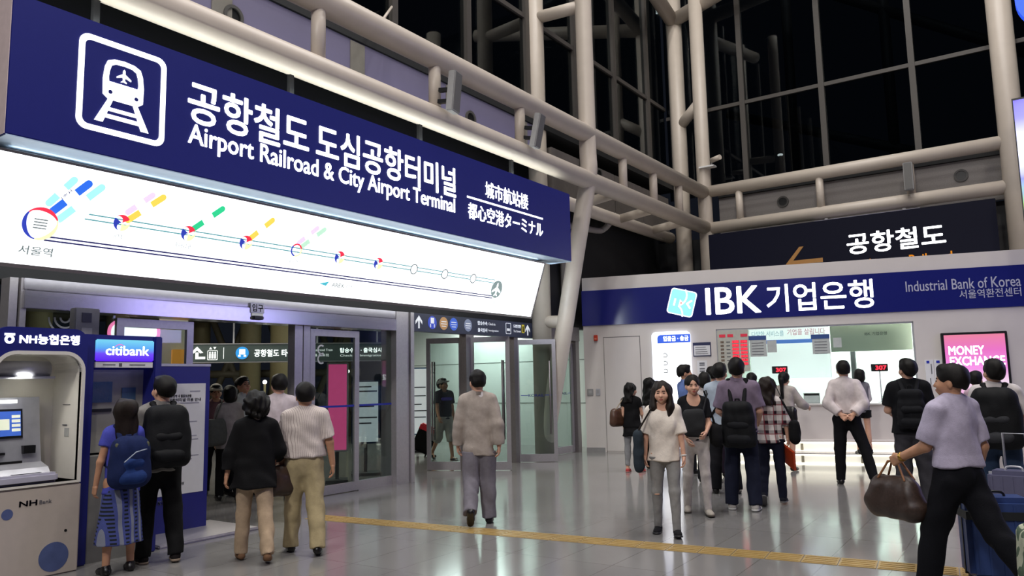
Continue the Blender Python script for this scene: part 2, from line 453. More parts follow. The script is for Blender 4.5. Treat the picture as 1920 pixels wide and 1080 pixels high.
def make_person(label, loc, heading, h=1.72, sex='m', wide=1.0, lean=0, head=(0, 0, 0), armL=(0, 8, 12, 4), armR=(0, 8, 12, 4),
                legL=(0, 0, 3), legR=(0, 0, 3), pitchL=None, pitchR=None, top=None, bottom=None, under=None, hair='short', hairm=None, skin=None, shoe=None,
                cell=0.014, curlL=0.45, curlR=0.45, face=False, extra=None, group=None, palmL=None, palmR=None, handcell=0.005, twist=0, barefoot=False, cat='person', headscale=1.0):
    """one standing or walking figure; heading is the compass angle it faces (0 = +Y, 90 = +X)"""
    s = h / 1.72; skin = skin or SKIN; hairm = hairm or HAIR
    seed = abs(hash((round(loc[0] * 100), round(loc[1] * 100)))) % 10000
    fem = sex == 'f'
    w = wide * s
    sh = (0.140 if fem else 0.158) * w          # shoulder joint half width
    hp = 0.088 * s * (1.0 if fem else 0.98)
    # --- skeleton
    Rt = rx(-math.radians(lean)) @ rz_(math.radians(twist)); pel = V3(0, 0, 0.92 * s)
    T = lambda p: pel + Rt @ (V3(*p) * s - pel)
    Th = lambda p: pel + Rt @ (V3(*p) - pel)
    J = {}
    for side, nm, arm in ((-1, 'L', armL), (1, 'R', armR)):
        S = Th((side * sh, -0.005 * s, 1.405 * s))
        e = S + Rt @ limb_dir(arm[0], arm[1], side) * 0.285 * s
        wr = e + Rt @ limb_dir(arm[2], arm[3], side) * 0.245 * s
        J['S' + nm], J['E' + nm], J['W' + nm] = S, e, wr
    for side, nm, leg, pt in ((-1, 'L', legL, pitchL), (1, 'R', legR, pitchR)):
        H = V3(side * hp, 0, 0.90 * s)
        k = H + limb_dir(leg[0], leg[2], side) * 0.42 * s
        a = k + limb_dir(leg[1], leg[2] * 0.6, side) * 0.40 * s
        J['H' + nm], J['K' + nm], J['A' + nm] = H, k, a
        if pt is None: pt = max(0, -leg[1] - 12) * 1.2 if leg[1] < -12 else min(0, -(leg[1] - 8) * 0.8) if leg[1] > 8 else 0
        toe = math.radians(leg[3] if len(leg) > 3 else 7) * side
        J['F' + nm] = rz_(-toe) @ rx(-math.radians(pt))
    soles = []
    for nm in 'LR':
        for q in ((0, -0.065, -0.082), (0, 0.175, -0.082)):
            soles.append((J['A' + nm] + J['F' + nm] @ (V3(*q) * s))[2])
    dz = -min(soles)
    root = thing('person', label, cat, (loc[0], loc[1], (loc[2] if len(loc) > 2 else 0) + dz), -math.radians(heading), group)
    # --- head frame
    hy, hpch, hrol = (math.radians(v) for v in head)
    nb = T((0, -0.012, 1.475))
    Rh = Rt @ rz_(-hy) @ rx(-hpch) @ ry(hrol)
    hs = s ** 0.5 * (1.04 if fem else 1.09) * headscale        # heads vary less than heights
    Hd = lambda x, y, z: nb + Rh @ (V3(x, y, z) * hs)
    # z measured from neck base: chin .035, crown .245
    def hc(a, b, ra, rb=None, **kw): return cap(Hd(*a), Hd(*b), ra * hs, None if rb is None else rb * hs, R=Rh, **kw)
    def he(c, r, **kw): return ell(Hd(*c), np.array(r) * hs, R=Rh, **kw)
    skull = [he((0, 0.012, 0.155), (0.074, 0.094, 0.092)), he((0, 0.040, 0.085), (0.054, 0.058, 0.062), k=0.05),
             he((0, 0.080, 0.045), (0.022, 0.020, 0.018), k=0.03), hc((0, -0.005, -0.05), (0, 0.005, 0.08), 0.056 if not fem else 0.047, 0.05 if not fem else 0.044, k=0.03)]
    feat = []
    if face is not None:
        feat = [hc((0, 0.100, 0.130), (0, 0.118, 0.094), 0.008, 0.013, k=0.02), he((0.0, 0.098, 0.058), (0.022, 0.012, 0.010), k=0.014)]
        for sd in (-1, 1):
            feat += [he((sd * 0.031, 0.106, 0.128), (0.019, 0.014, 0.011), k=0.02, op='s'), he((sd * 0.040, 0.072, 0.092), (0.026, 0.028, 0.024), k=0.03),
                     he((sd * 0.076, 0.002, 0.110), (0.010, 0.020, 0.030), k=0.008), he((sd * 0.031, 0.094, 0.128), (0.014, 0.010, 0.009), k=0.004)]
    hb = sdf_mesh(skull + feat, 0.0075 if face else 0.010)
    # --- body under the clothes
    b = []
    hipw = 0.088 if fem else 0.082
    def tor(z0, r0, z1, r1, ys, k=0.06, dx=0.0, dy=0.0, **kw): return cap(T((0, dy, z0)), T((0, dy, z1)), r0 * w, r1 * w, k=k, sc=(1, ys, 1), R=Rt, **kw)
    wst = 0.116 if fem else 0.134; cst = 0.134 if fem else 0.150
    b += [tor(0.93, 0.150, 1.10, wst - 0.01, 0.68), tor(1.10, wst - 0.01, 1.30, cst - 0.012, 0.66)]
    b += [cap(Th((-sh * 0.8, 0, 1.41 * s)), Th((sh * 0.8, 0, 1.41 * s)), 0.043 * s, k=0.06)]
    for sd in (-1, 1): b += [cap(T((0, -0.01, 1.50)), Th((sd * sh * 0.8, -0.01, 1.42 * s)), 0.045 * s, 0.034 * s, k=0.04)]
    if fem:
        for sd in (-1, 1): b += [ell(T((sd * 0.060, 0.062, 1.27)), (0.055 * s, 0.040 * s, 0.055 * s), k=0.05)]
    b += [cap(T((0, -0.012, 1.44)), Hd(0, 0.0, 0.05), 0.048 * s, 0.046 * s, k=0.03)]
    uar, far, war = (0.040, 0.034, 0.025) if fem else (0.049, 0.041, 0.030)
    for nm in 'LR':
        S, E, W = J['S' + nm], J['E' + nm], J['W' + nm]
        b += [cap(S, E, uar * s, far * 1.0 * s, k=0.04), cap(E, W, far * 1.05 * s, war * s, k=0.02)]
        H, K, A = J['H' + nm], J['K' + nm], J['A' + nm]
        b += [cap(H, K, 0.078 * s, 0.052 * s, k=0.04), cap(K, A, 0.050 * s, 0.036 * s, k=0.03),
              cap(K + (A - K) * 0.18 + V3(0, -0.016 * s, 0), K + (A - K) * 0.5 + V3(0, -0.014 * s, 0), 0.042 * s, 0.034 * s, k=0.03),
              cap(A + J['F' + nm] @ V3(0, -0.03, -0.045) * s, A + J['F' + nm] @ V3(0, 0.13, -0.055) * s, 0.032 * s, 0.022 * s, k=0.03)]
    parts = [sdf_mesh(b, cell), hb]
    # --- hands
    for side, nm, curl, pm in ((-1, 'L', curlL, palmL), (1, 'R', curlR, palmR)):
        W = J['W' + nm]; d = unit(W - J['E' + nm])
        pn = V3(-side, 0.15, 0) if pm is None else V3(*pm)
        pn = unit(pn - d * (pn @ d)); th = np.cross(d, pn) * side
        if th[1] < 0 and pm is None: th = -th
        th = unit(th)
        kz = s * (0.92 if fem else 1.0)
        Hh = lambda a, b_, c: W + (d * a + th * b_ + pn * c) * kz
        hd_ = [cap(Hh(-0.03, 0, 0), Hh(0.01, 0, 0), war * s / kz * kz, 0.024 * kz, k=0.02)]
        for i in range(4):
            o = (0.030, 0.010, -0.010, -0.029)[i]; L = (0.070, 0.078, 0.072, 0.056)[i]; r = 0.0088 if i < 3 else 0.0078
            hd_ += [cap(Hh(0.015, o * 0.75, 0), Hh(0.085 - abs(o) * 0.15, o, 0.002), 0.0155 * kz, 0.012 * kz, k=0.014)]
            p = V3(0.085 - abs(o) * 0.15, o, 0.002); ang = 0.0
            for j, f in enumerate((0.45, 0.32, 0.23)):
                ang += curl * (1.0, 1.15, 0.8)[j]
                q = p + V3(math.cos(ang), (0.06 if i == 0 else -0.05 if i == 3 else 0) * (1 - curl), math.sin(ang)) * L * f
                hd_ += [cap(Hh(*p), Hh(*q), r * kz * (1 - 0.07 * j), r * kz * (0.93 - 0.07 * j), k=0.002)]
                p = q
        t0, t1, t2, t3 = V3(0.018, 0.024, 0.006), V3(0.052, 0.046, 0.018), V3(0.078, 0.048, 0.026 + 0.012 * curl), V3(0.100, 0.044, 0.032 + 0.02 * curl)
        hd_ += [cap(Hh(*t0), Hh(*t1), 0.015 * kz, 0.011 * kz, k=0.012), cap(Hh(*t1), Hh(*t2), 0.0105 * kz, 0.0095 * kz, k=0.003), cap(Hh(*t2), Hh(*t3), 0.0095 * kz, 0.008 * kz, k=0.003)]
        parts.append(sdf_mesh(hd_, handcell))
        J['G' + nm] = Hh(0.085, 0.0, 0.03)
    np_mesh('body', parts, skin, root)
    if face:
        for sd in (-1, 1):
            np_mesh('eye', [sdf_mesh([he((sd * 0.031, 0.0985, 0.128), (0.0125, 0.0085, 0.006), k=0.0)], 0.003)], EYE, root)
            np_mesh('eyebrow', [sdf_mesh([hc((sd * 0.016, 0.104, 0.148), (sd * 0.046, 0.094, 0.150), 0.0045, 0.003, k=0.0)], 0.003)], hairm, root)
        np_mesh('lips', [sdf_mesh([he((0, 0.106, 0.064), (0.022, 0.009, 0.0055), k=0.004), he((0, 0.105, 0.055), (0.018, 0.009, 0.006), k=0.004)], 0.003)], LIP, root)
    # --- hair
    if hair:
        hr = [he((0, -0.002, 0.166), (0.091, 0.110, 0.100), k=0.03)]
        facecut = [he((0, 0.125, 0.085), (0.070, 0.070, 0.085), k=0.02, op='s'), he((0, 0.080, 0.02), (0.12, 0.085, 0.08), k=0.02, op='s')]
        hf = 0.004
        if hair in ('short', 'thin'):
            hr += [he((0, -0.045, 0.125), (0.074, 0.060, 0.070), k=0.03), he((0, 0.06, 0.222), (0.060, 0.045, 0.028), k=0.03)]
            hr += facecut + [cut(Hd(0, -0.08, 0.070), Rh @ V3(0, 0.35, -1)), ]
            for sd in (-1, 1): hr += [he((sd * 0.085, 0.012, 0.095), (0.03, 0.03, 0.045), k=0.01, op='s')]
        elif hair == 'bob':
            hr = [he((0, -0.004, 0.160), (0.098, 0.112, 0.104), k=0.03), he((0, -0.03, 0.085), (0.094, 0.088, 0.080), k=0.04)]
            hr += facecut + [cut(Hd(0, 0, 0.020), Rh @ V3(0, 0.2, -1))]
        elif hair == 'curly':
            hr = [he((0, -0.008, 0.165), (0.120, 0.128, 0.112), k=0.03), he((0, -0.04, 0.095), (0.108, 0.092, 0.080), k=0.04)]
            hr += facecut + [cut(Hd(0, 0, 0.032), Rh @ V3(0, 0.3, -1))]; hf = 0.014
        elif hair in ('long', 'longfront', 'medium'):
            zl = {'long': -0.24, 'longfront': -0.22, 'medium': -0.10}[hair]
            hr = [he((0, -0.002, 0.160), (0.093, 0.108, 0.102), k=0.03), hc((0, -0.045, 0.13), (0, -0.085, zl), 0.104, 0.092, k=0.05, sc=(1, 0.50, 1), fb=True)]
            hr += facecut; hf = 0.007
            if hair == 'longfront':
                for sd in (-1, 1): hr += [hc((sd * 0.078, 0.035, 0.17), (sd * 0.090, 0.055, -0.02), 0.028, 0.042, k=0.03, sc=(1, 0.9, 1)), hc((sd * 0.090, 0.055, -0.02), (sd * 0.080, 0.088, -0.27), 0.042, 0.018, k=0.03)]
        elif hair in ('ponytail', 'tied'):
            hr += [he((0, -0.045, 0.13), (0.076, 0.062, 0.075), k=0.03)] + facecut + [cut(Hd(0, -0.08, 0.055), Rh @ V3(0, 0.35, -1))]
            if hair == 'ponytail': hr += [hc((0, -0.10, 0.165), (0, -0.125, 0.10), 0.024, 0.030, k=0.02), hc((0, -0.125, 0.10), (0.01, -0.115, -0.20), 0.034, 0.016, k=0.02)]
            else: hr += [he((0, -0.105, 0.13), (0.035, 0.035, 0.035), k=0.02)]
        if hair == 'ponytail' or hair == 'tied':   # the tail is added after the nape cut
            pl = [p for p in hr if p[0] == 'p']; hr = [p for p in hr if p[0] != 'p']
            for sd in (-1, 1): hr += [he((sd * 0.085, 0.012, 0.095), (0.03, 0.03, 0.045), k=0.01, op='s')]
            hr += [he((0, -0.06, 0.00), (0.10, 0.055, 0.055), k=0.02, op='s')] + ([hc((0, -0.125, 0.10), (0.01, -0.115, -0.20), 0.034, 0.016, k=0.02)] if hair == 'ponytail' else [])
        o = np_mesh('hair', [sdf_mesh(hr, 0.009, folds=hf, seed=seed, ffreq=2.2 if hair == 'curly' else 1.6)], hairm, root)
    # --- garments
    def torso_vol(lo, hem_z, hem_r, ys=0.68):
        v = [tor(1.08, wst + lo, 1.30, cst + lo, ys, k=0.07), tor(hem_z, hem_r + lo, 1.08, wst + lo, ys + 0.02, k=0.05, fa=True)]
        v += [cap(Th((-sh * 0.86, 0, 1.405 * s)), Th((sh * 0.86, 0, 1.405 * s)), (0.052 + lo * 0.6) * s, k=0.06)]
        for sd in (-1, 1): v += [cap(T((0, -0.012, 1.475)), Th((sd * sh * 0.85, -0.01, 1.425 * s)), 0.052 * s, (0.040 + lo * 0.4) * s, k=0.04)]
        if fem:
            for sd in (-1, 1): v += [ell(T((sd * 0.060, 0.058 + lo * 0.4, 1.265)), (0.066 * s, 0.036 * s, 0.075 * s), k=0.08)]
        else:
            v += [tor(1.26, 0.13, 1.36, 0.125, 0.6, k=0.05, dy=-0.012)]
        return v
    def sleeves(lo, n):
        v = []
        for nm in 'LR':
            S, E, W = J['S' + nm], J['E' + nm], J['W' + nm]
            r0, r1, r2 = (uar + 0.010 + lo * 0.55) * s, (far + 0.014 + lo) * s, (war + 0.016 + lo * 0.8) * s
            if n <= 0: continue
            t = min(n, 1.0)
            v += [cap(S, S + (E - S) * t, r0, r0 + (r1 - r0) * t * (0.4 if n < 1 else 1), k=0.022, fb=n <= 1)]
            if n > 1: v += [cap(E, E + (W - E) * (n - 1), r1, r1 + (r2 - r1) * (n - 1), k=0.02, fb=True)]
        return v
    neck = lambda r, z=1.50, dy=0.0: [ell(T((0, dy, z)), (r * s, r * s, r * 0.8 * s), k=0.01, op='s')]
    def garment(name, g):
        lo = g.get('loose', 0.012); n = g.get('sleeve', 0.5)
        v = torso_vol(lo, g.get('hem', 0.93), g.get('hemr', 0.155))
        v += sleeves(lo, n)
        if g.get('scoop'): v += [ell(T((0, 0.075, 1.475)), (0.095 * s, 0.085 * s, g['scoop'] * s), k=0.01, op='s')]
        else: v += [ell(T((0, 0.055, 1.50)), (0.062 * s, 0.06 * s, 0.05 * s), k=0.01, op='s')]
        if g.get('skirt'):
            zh, rh = g['skirt']
            v += [cap(V3(0, 0, zh * s), T((0, 0, 1.04)), rh * s, (wst + lo) * s, k=0.04, sc=(1, 0.78, 1), fa=True)]
        o = np_mesh(name, [sdf_mesh(v, cell * 0.85, folds=g.get('folds', 0.005), seed=seed + 1, ffreq=g.get('ff', 0.8))], g['m'], root)
        if g.get('collar'):
            c = [cap(T((0, -0.012, 1.462)), T((0, -0.010, 1.507)), 0.074 * s, 0.060 * s, k=0.0, sc=(1, 1.05, 1), fa=True, fb=True),
                 ell(T((0, 0.075, 1.49)), (0.022 * s, 0.05 * s, 0.06 * s), k=0.01, op='s')]
            np_mesh('collar', [sdf_mesh(c, 0.008)], g.get('cm', g['m']), o)
        if g.get('vent'):
            vv = MB().box(-0.004 * s, 0.004 * s, -0.2 * s, -0.165 * s, g['hem'] * s + 0.005, g['hem'] * s + 0.22)
        return o
    if under: garment('undershirt', under)
    if top: garment(top.get('name', 'shirt'), top)
    if bottom:
        lo = bottom.get('loose', 0.016); ln = bottom.get('length', 1.0)
        v = [cap(V3(-0.05 * w, 0, 0.93 * s), V3(0.05 * w, 0, 0.93 * s), (0.112 + lo * 0.5) * s, k=0.06), cap(V3(0, 0, 0.93 * s), V3(0, 0, bottom.get('waist', 1.03) * s), 0.150 * w, 0.142 * w, k=0.03, sc=(1, 0.74, 1), fb=True)]
        if bottom.get('skirt'):
            zh, rh = bottom['skirt']
            v = [cap(V3(0, 0, zh * s), V3(0, 0, 0.95 * s), rh * s, 0.158 * w, k=0.05, sc=(1, 0.8, 1), fa=True), cap(V3(0, 0, 0.95 * s), V3(0, 0, 1.04 * s), 0.155 * w, 0.135 * w, k=0.03, sc=(1, 0.75, 1), fb=True)]
        else:
            for nm in 'LR':
                H, K, A = J['H' + nm], J['K' + nm], J['A' + nm]
                kr = (0.055 + lo) * s; ar = (0.040 + lo * bottom.get('flare', 1.3)) * s
                tr = (0.088 + lo * 0.6) * s
                if ln >= 0.5:
                    e = K + (A - K) * min(1.12, (ln - 0.5) * 2 * 1.06)
                    v += [cap(H, K, tr, kr, k=0.04), cap(K, e, kr, kr + (ar - kr) * min(1, (ln - 0.5) * 2), k=0.02, fb=True)]
                    if ln > 0.9: v += [cap(K + (A - K) * 0.15 + V3(0, -0.012 * s, 0), K + (A - K) * 0.5 + V3(0, -0.01 * s, 0), 0.044 * s + lo * 0.8, 0.036 * s + lo * 0.8, k=0.03)]
                else:
                    v += [cap(H, H + (K - H) * ln * 2, tr, tr * 0.95, k=0.04, fb=True)]
            v += [cap(V3(0, -0.02, 0.90 * s), V3(0, -0.02, 0.86 * s), 0.06 * s, 0.05 * s, k=0.06)]
        if top:
            zc = top['skirt'][0] + 0.12 if top.get('skirt') else top.get('hem', 0.93) + 0.05
            if zc < 1.03: v += [cut(V3(0, 0, zc * s), V3(0, 0, 1))]
        np_mesh(bottom.get('name', 'trousers'), [sdf_mesh(v, cell * 0.85, folds=bottom.get('folds', 0.004), seed=seed + 2)], bottom['m'], root)
        if bottom.get('belt'):
            bz = bottom.get('waist', 1.03) - 0.03
            np_mesh('belt', [sdf_mesh([cap(V3(0, 0, bz * s), V3(0, 0, (bz + 0.035) * s), 0.151 * w, 0.150 * w, k=0, sc=(1, 0.77, 1), fa=True, fb=True)], 0.009)], bottom['belt'], root)
    # --- shoes
    if shoe:
        for nm in 'LR':
            A, R = J['A' + nm], J['F' + nm]
            f = lambda x, y, z: A + R @ (V3(x, y, z) * s)
            side = -1 if nm == 'L' else 1
            if shoe.get('sandal'):
                o = np_mesh('shoe', [sdf_mesh([cap(f(0, -0.035, -0.075), f(0, 0.145, -0.075), 0.036 * s, 0.044 * s, k=0.01, sc=(1, 1, 0.35), R=R), cap(f(-0.04, 0.09, -0.06), f(0.04, 0.09, -0.06), 0.028 * s, k=0.02, sc=(1, 1, 1)), cut(f(0, 0, -0.082), R @ V3(0, 0, -1))], 0.008)], shoe['m'], root)
                continue
            u = [cap(f(0, -0.028, -0.045), f(0, 0.115, -0.056), 0.040 * s, 0.036 * s, k=0.03), cap(f(0, 0.06, -0.055), f(0, 0.140, -0.058), 0.042 * s, 0.032 * s, k=0.02, sc=(1.05, 1, 0.8), R=R)]
            if not shoe.get('low'): u += [cap(f(0, -0.012, -0.03), f(0, 0.0, 0.012 + shoe.get('high', 0)), 0.043 * s, 0.045 * s, k=0.02, fb=True)]
            u += [cut(f(0, 0, -0.074 if shoe.get('sole') else -0.082), R @ V3(0, 0, -1))]
            o = np_mesh('shoe', [sdf_mesh(u, 0.008)], shoe['m'], root)
            if shoe.get('sole'):
                so = [cap(f(0, -0.03, -0.07), f(0, 0.135, -0.07), 0.043 * s, 0.047 * s, k=0.0), cut(f(0, 0, -0.082), R @ V3(0, 0, -1)), cut(f(0, 0, -0.060), R @ V3(0, 0, 1))]
                np_mesh('sole', [sdf_mesh(so, 0.007)], shoe['sole'], o)
    P = Pose(); P.J = J; P.s = s; P.root = root; P.T = T; P.Th = Th; P.w = w; P.Hd = Hd; P.Rh = Rh; P.hs = hs; P.sh = sh; P.wst = wst; P.cst = cst; P.Rt = Rt
    P.M = Matrix.Translation(root.location) @ Matrix.Rotation(-math.radians(heading), 4, 'Z')
    P.heading = heading; P.he = he; P.hc = hc
    return P

def held_root(P, name, label, cat, base):
    """an Empty at a carried thing's base, turned like its carrier; returns it and the shift for meshes in the carrier's frame"""
    o = thing(name, label, cat, P.M @ Vector(base), -math.radians(P.heading))
    return o, np.array(base, float)

def backpack(P, label, m, m2=None, width=0.30, height=0.46, depth=0.15, z=1.42, strapm=None, dy=0.0, both=True):
    s = P.s; yb = -(P.cst * 0.68 * P.w + 0.028) + dy
    base = (0, yb - depth / 2, (z - height) * s)
    r, sft = held_root(P, 'backpack', label, 'backpack', P.Th(V3(*base)))
    C = lambda x, y, zz: P.Th(V3(x * s, yb - y, zz * s))
    hw = width / 2 - 0.05
    v = []
    for t in (0.0, 0.33, 0.66, 1.0):
        zz = z - height + 0.06 + (height - 0.13) * t
        v += [cap(C(-hw * (1 - 0.25 * t * t), depth * 0.5, zz), C(hw * (1 - 0.25 * t * t), depth * 0.5, zz), depth * 0.5, k=0.08)]
    np_mesh('main_compartment', [sdf_mesh(v, 0.012, folds=0.004, seed=3)], m, r, shift=sft)
    v = [cap(C(-hw * 0.75, depth * 0.85, z - height + 0.08), C(hw * 0.75, depth * 0.85, z - height + 0.08), 0.06, k=0.06), cap(C(-hw * 0.7, depth * 0.82, z - height * 0.52), C(hw * 0.7, depth * 0.82, z - height * 0.52), 0.05, k=0.06)]
    np_mesh('front_pocket', [sdf_mesh(v, 0.011, folds=0.003, seed=4)], m2 or m, r, shift=sft)
    sm = strapm or m
    for sd in (-1, 1):
        sx = P.sh * 0.58
        pts = [C(sd * 0.07, 0.02, z - 0.02), P.Th(V3(sd * sx, -0.055 * s, 1.487 * s)), P.Th(V3(sd * sx, 0.02 * s, 1.478 * s)), P.Th(V3(sd * sx * 1.02, 0.115 * P.w + 0.022, 1.36 * s)), P.Th(V3(sd * sx * 1.1, 0.105 * P.w + 0.026, 1.20 * s)), P.Th(V3(sd * P.cst * 1.02 * P.w, 0.02, 1.10 * s)), C(sd * (width / 2 - 0.04), 0.03, z - height + 0.10)]
        v = [cap(a, b, 0.020, k=0.015, sc=(1.3, 0.6, 1)) for a, b in zip(pts, pts[1:])]
        np_mesh('shoulder_strap', [sdf_mesh(v, 0.009)], sm, r, shift=sft)
    hp = [C(-0.03, 0.03, z - 0.02), C(-0.02, 0.03, z + 0.03), C(0.02, 0.03, z + 0.03), C(0.03, 0.03, z - 0.02)]
    np_mesh('top_handle', [sdf_mesh([cap(a, b, 0.009, k=0.004) for a, b in zip(hp, hp[1:])], 0.006)], sm, r, shift=sft)
    return r

def carried_bag(P, name, label, cat, m, center, size, strap_pts=None, strapm=None, rot=0.0, taper=0.85, strap_r=0.010, hr=0.0, shape='bag', trimm=None):
    """soft bag hanging in the carrier's frame: rounded body, handles or strap"""
    c = V3(*center); sx, sy, sz = (v / 2 for v in size)
    base = c - V3(0, 0, sz)
    r, sft = held_root(P, name, label, cat, base)
    R = rz_(rot); v = []
    rr = sy * 0.9
    nr = max(3, int(math.ceil(2 * (sz - rr * 0.8) / (rr * 0.8))) + 1)
    for t in np.linspace(-1, 1, nr):
        k = 1 - (1 - taper) * (t + 1) / 2
        z = c[2] + t * (sz - rr * 0.8)
        v += [cap(c + R @ V3(-(sx - rr) * k, 0, z - c[2]), c + R @ V3((sx - rr) * k, 0, z - c[2]), rr * (1 - (1 - taper) * 0.6 * (t + 1) / 2), k=0.05)]
    np_mesh('bag_body', [sdf_mesh(v, 0.011, folds=0.004, seed=9)], m, r, shift=sft)
    for pts in (strap_pts or []):
        pts = [V3(*p) for p in pts]
        np_mesh('strap', [sdf_mesh([cap(a, b, strap_r, k=0.006) for a, b in zip(pts, pts[1:])], 0.007)], strapm or m, r, shift=sft)
    return r

# ------------------------------------------------------------------ shared materials
TUBE = mat('white_painted_steel', 'c6bbae', rough=0.42, var=0.03, scale=4)
NAVY = mat('navy_sign_face', '191d60', rough=0.4, var=0.03, emit='1b2170', estr=0.24)
GLOW = mat('lit_white_letter', 'f5f5f5', rough=0.4, emit=(0.98, 1, 1), estr=1.9, var=0.01)
STEEL = mat('brushed_stainless', 'b4b0b4', rough=0.36, metal=0.55, var=0.05, scale=30)
STEELD = mat('dark_stainless', '857f80', rough=0.36, metal=0.5, var=0.06, scale=30)
DARK = mat('dark_panel', '1d1e20', rough=0.6)
BLACK = mat('black_plastic', '101113', rough=0.4)
WALLW = mat('white_kiosk_panel', 'cfc9c5', rough=0.45, var=0.02, scale=3)
GLASS = glass('clear_glass', dark=0.06)
GLASSN = glass('facade_glass', tint='b8c0c4', dark=0.25, gloss=1.0)
GREY = mat('grey_plastic', '8d8c8c', rough=0.45)
SILVER = mat('silver_plastic', 'b5b6bd', rough=0.35, metal=0.3)
CREAM = mat('cream_plastic', 'd9d5cb', rough=0.4, var=0.02)
PAPER = mat('white_paper', 'd8d8da', rough=0.7, var=0.02)
INK = mat('grey_ink', '55565c', rough=0.7)
INKL = mat('pale_ink', '9a9aa6', rough=0.7)
BLUEP = mat('royal_blue_panel', '1b1f74', rough=0.35, var=0.03)
REDLED = mat('red_led', 'ff2030', rough=0.4, emit=(1.0, 0.05, 0.09), estr=1.5)
WHITE = mat('white_mark', 'e6e6e6', rough=0.5, var=0.01)
FX = Vector((0, 1, 0)), Vector((0, 0, 1))          # axes of a sign that faces +X

# ------------------------------------------------------------------ floor
def floor_material():
    m = mat('polished_stone_floor', '7f7d7b', rough=0.13, var=0.05, scale=1.3, spec=0.5)
    nt = m.node_tree; b = nt.nodes['Principled BSDF']; N = nt.nodes.new; L = nt.links.new
    tc = N('ShaderNodeTexCoord'); mp = N('ShaderNodeMapping'); mp.inputs['Rotation'].default_value = (0, 0, math.radians(-1.5))
    L(tc.outputs['Object'], mp.inputs['Vector'])
    br = N('ShaderNodeTexBrick'); br.offset = 0.0; br.squash = 1.0
    br.inputs['Scale'].default_value = 1.0; br.inputs['Brick Width'].default_value = 0.52; br.inputs['Row Height'].default_value = 1.04
    br.inputs['Mortar Size'].default_value = 0.006; br.inputs['Mortar Smooth'].default_value = 0.3
    br.inputs['Color1'].default_value = (0.97, 0.97, 0.97, 1); br.inputs['Color2'].default_value = (1.05, 1.05, 1.05, 1); br.inputs['Mortar'].default_value = (0.74, 0.72, 0.70, 1)
    L(mp.outputs[0], br.inputs['Vector'])
    sp = N('ShaderNodeTexNoise'); sp.inputs['Scale'].default_value = 260; sp.inputs['Detail'].default_value = 2; L(tc.outputs['Object'], sp.inputs['Vector'])
    mr = N('ShaderNodeMapRange'); mr.inputs['From Min'].default_value = 0.35; mr.inputs['From Max'].default_value = 0.65; mr.inputs['To Min'].default_value = 0.86; mr.inputs['To Max'].default_value = 1.1
    L(sp.outputs['Fac'], mr.inputs[0])
    base = b.inputs['Base Color'].links[0].from_socket
    m1 = N('ShaderNodeMix'); m1.data_type = 'RGBA'; m1.blend_type = 'MULTIPLY'; m1.inputs[0].default_value = 1
    L(base, m1.inputs[6]); L(br.outputs['Color'], m1.inputs[7])
    m2 = N('ShaderNodeMix'); m2.data_type = 'RGBA'; m2.blend_type = 'MULTIPLY'; m2.inputs[0].default_value = 1
    L(m1.outputs[2], m2.inputs[6]); L(mr.outputs[0], m2.inputs[7]); L(m2.outputs[2], b.inputs['Base Color'])
    rn = N('ShaderNodeTexNoise'); rn.inputs['Scale'].default_value = 0.9; rn.inputs['Detail'].default_value = 5; L(tc.outputs['Object'], rn.inputs['Vector'])
    r2 = N('ShaderNodeMapRange'); r2.inputs['To Min'].default_value = 0.08; r2.inputs['To Max'].default_value = 0.19; L(rn.outputs['Fac'], r2.inputs[0]); L(r2.outputs[0], b.inputs['Roughness'])
    return m
struct('floor', MB().box(-40, 14, -8, 34, -0.2, 0), floor_material())

# yellow tactile paving strip, slightly turned to the facade
tp = thing('tactile_paving', 'narrow yellow ribbed tactile strip crossing the grey stone floor', 'tactile paving', (-7.6, 6.42, 0), math.radians(6.5))
tp['kind'] = 'structure'
YEL = mat('yellow_tactile_tile', 'a58a55', rough=0.4, var=0.12, scale=3)
m = MB()
for k in range(36):
    m.box(k * 0.30 + 0.004, k * 0.30 + 0.296, 0, 0.30, 0.0, 0.004)
m.build('tile_bed', YEL, tp)
m = MB()
for k in range(36):
    for j in range(4):
        y = 0.045 + j * 0.07
        m.box(k * 0.30 + 0.02, k * 0.30 + 0.28, y - 0.012, y + 0.012, 0.004, 0.008)
o = m.build('ribs', YEL, tp)

# ------------------------------------------------------------------ left facade: truss, bulkhead, glazing
XT, YT = -7.45, 20.1
def tubes(name, segs, r, label=None, cat='steel tube', group=None, seg=20):
    m = MB()
    for pts in segs: m.tube(pts, r, seg=seg)
    o = m.build(name, TUBE)
    if label: tag(o, label, cat, group)
    o['kind'] = 'structure'
    return o
tubes('beam_left_upper', [[(XT, -3, 6.58), (XT, YT, 6.64)]], 0.185)
tubes('beam_left_lower', [[(XT, -3, 5.62), (XT, YT, 5.66)]], 0.185)
tubes('beam_right_upper', [[(XT, YT, 6.66), (-0.5, YT, 6.70)]], 0.16)
tubes('beam_right_lower', [[(XT, YT, 5.64), (-0.5, YT, 5.68)]], 0.16)
tubes('beam_rear_lower', [[(-8.6, 13.4, 5.55), (-8.6, 20.3, 5.55)]], 0.16)
def smooth(pts, n=8):
    out = []
    P_ = [Vector(p) for p in pts]; P_ = [P_[0] * 2 - P_[1]] + P_ + [P_[-1] * 2 - P_[-2]]
    for a, b, c, d in zip(P_, P_[1:], P_[2:], P_[3:]):
        for k in range(n):
            t = k / n
            out.append(0.5 * ((2 * b) + (c - a) * t + (2 * a - 5 * b + 4 * c - d) * t * t + (3 * b - a - 3 * c + d) * t ** 3))
    return out + [P_[-2]]
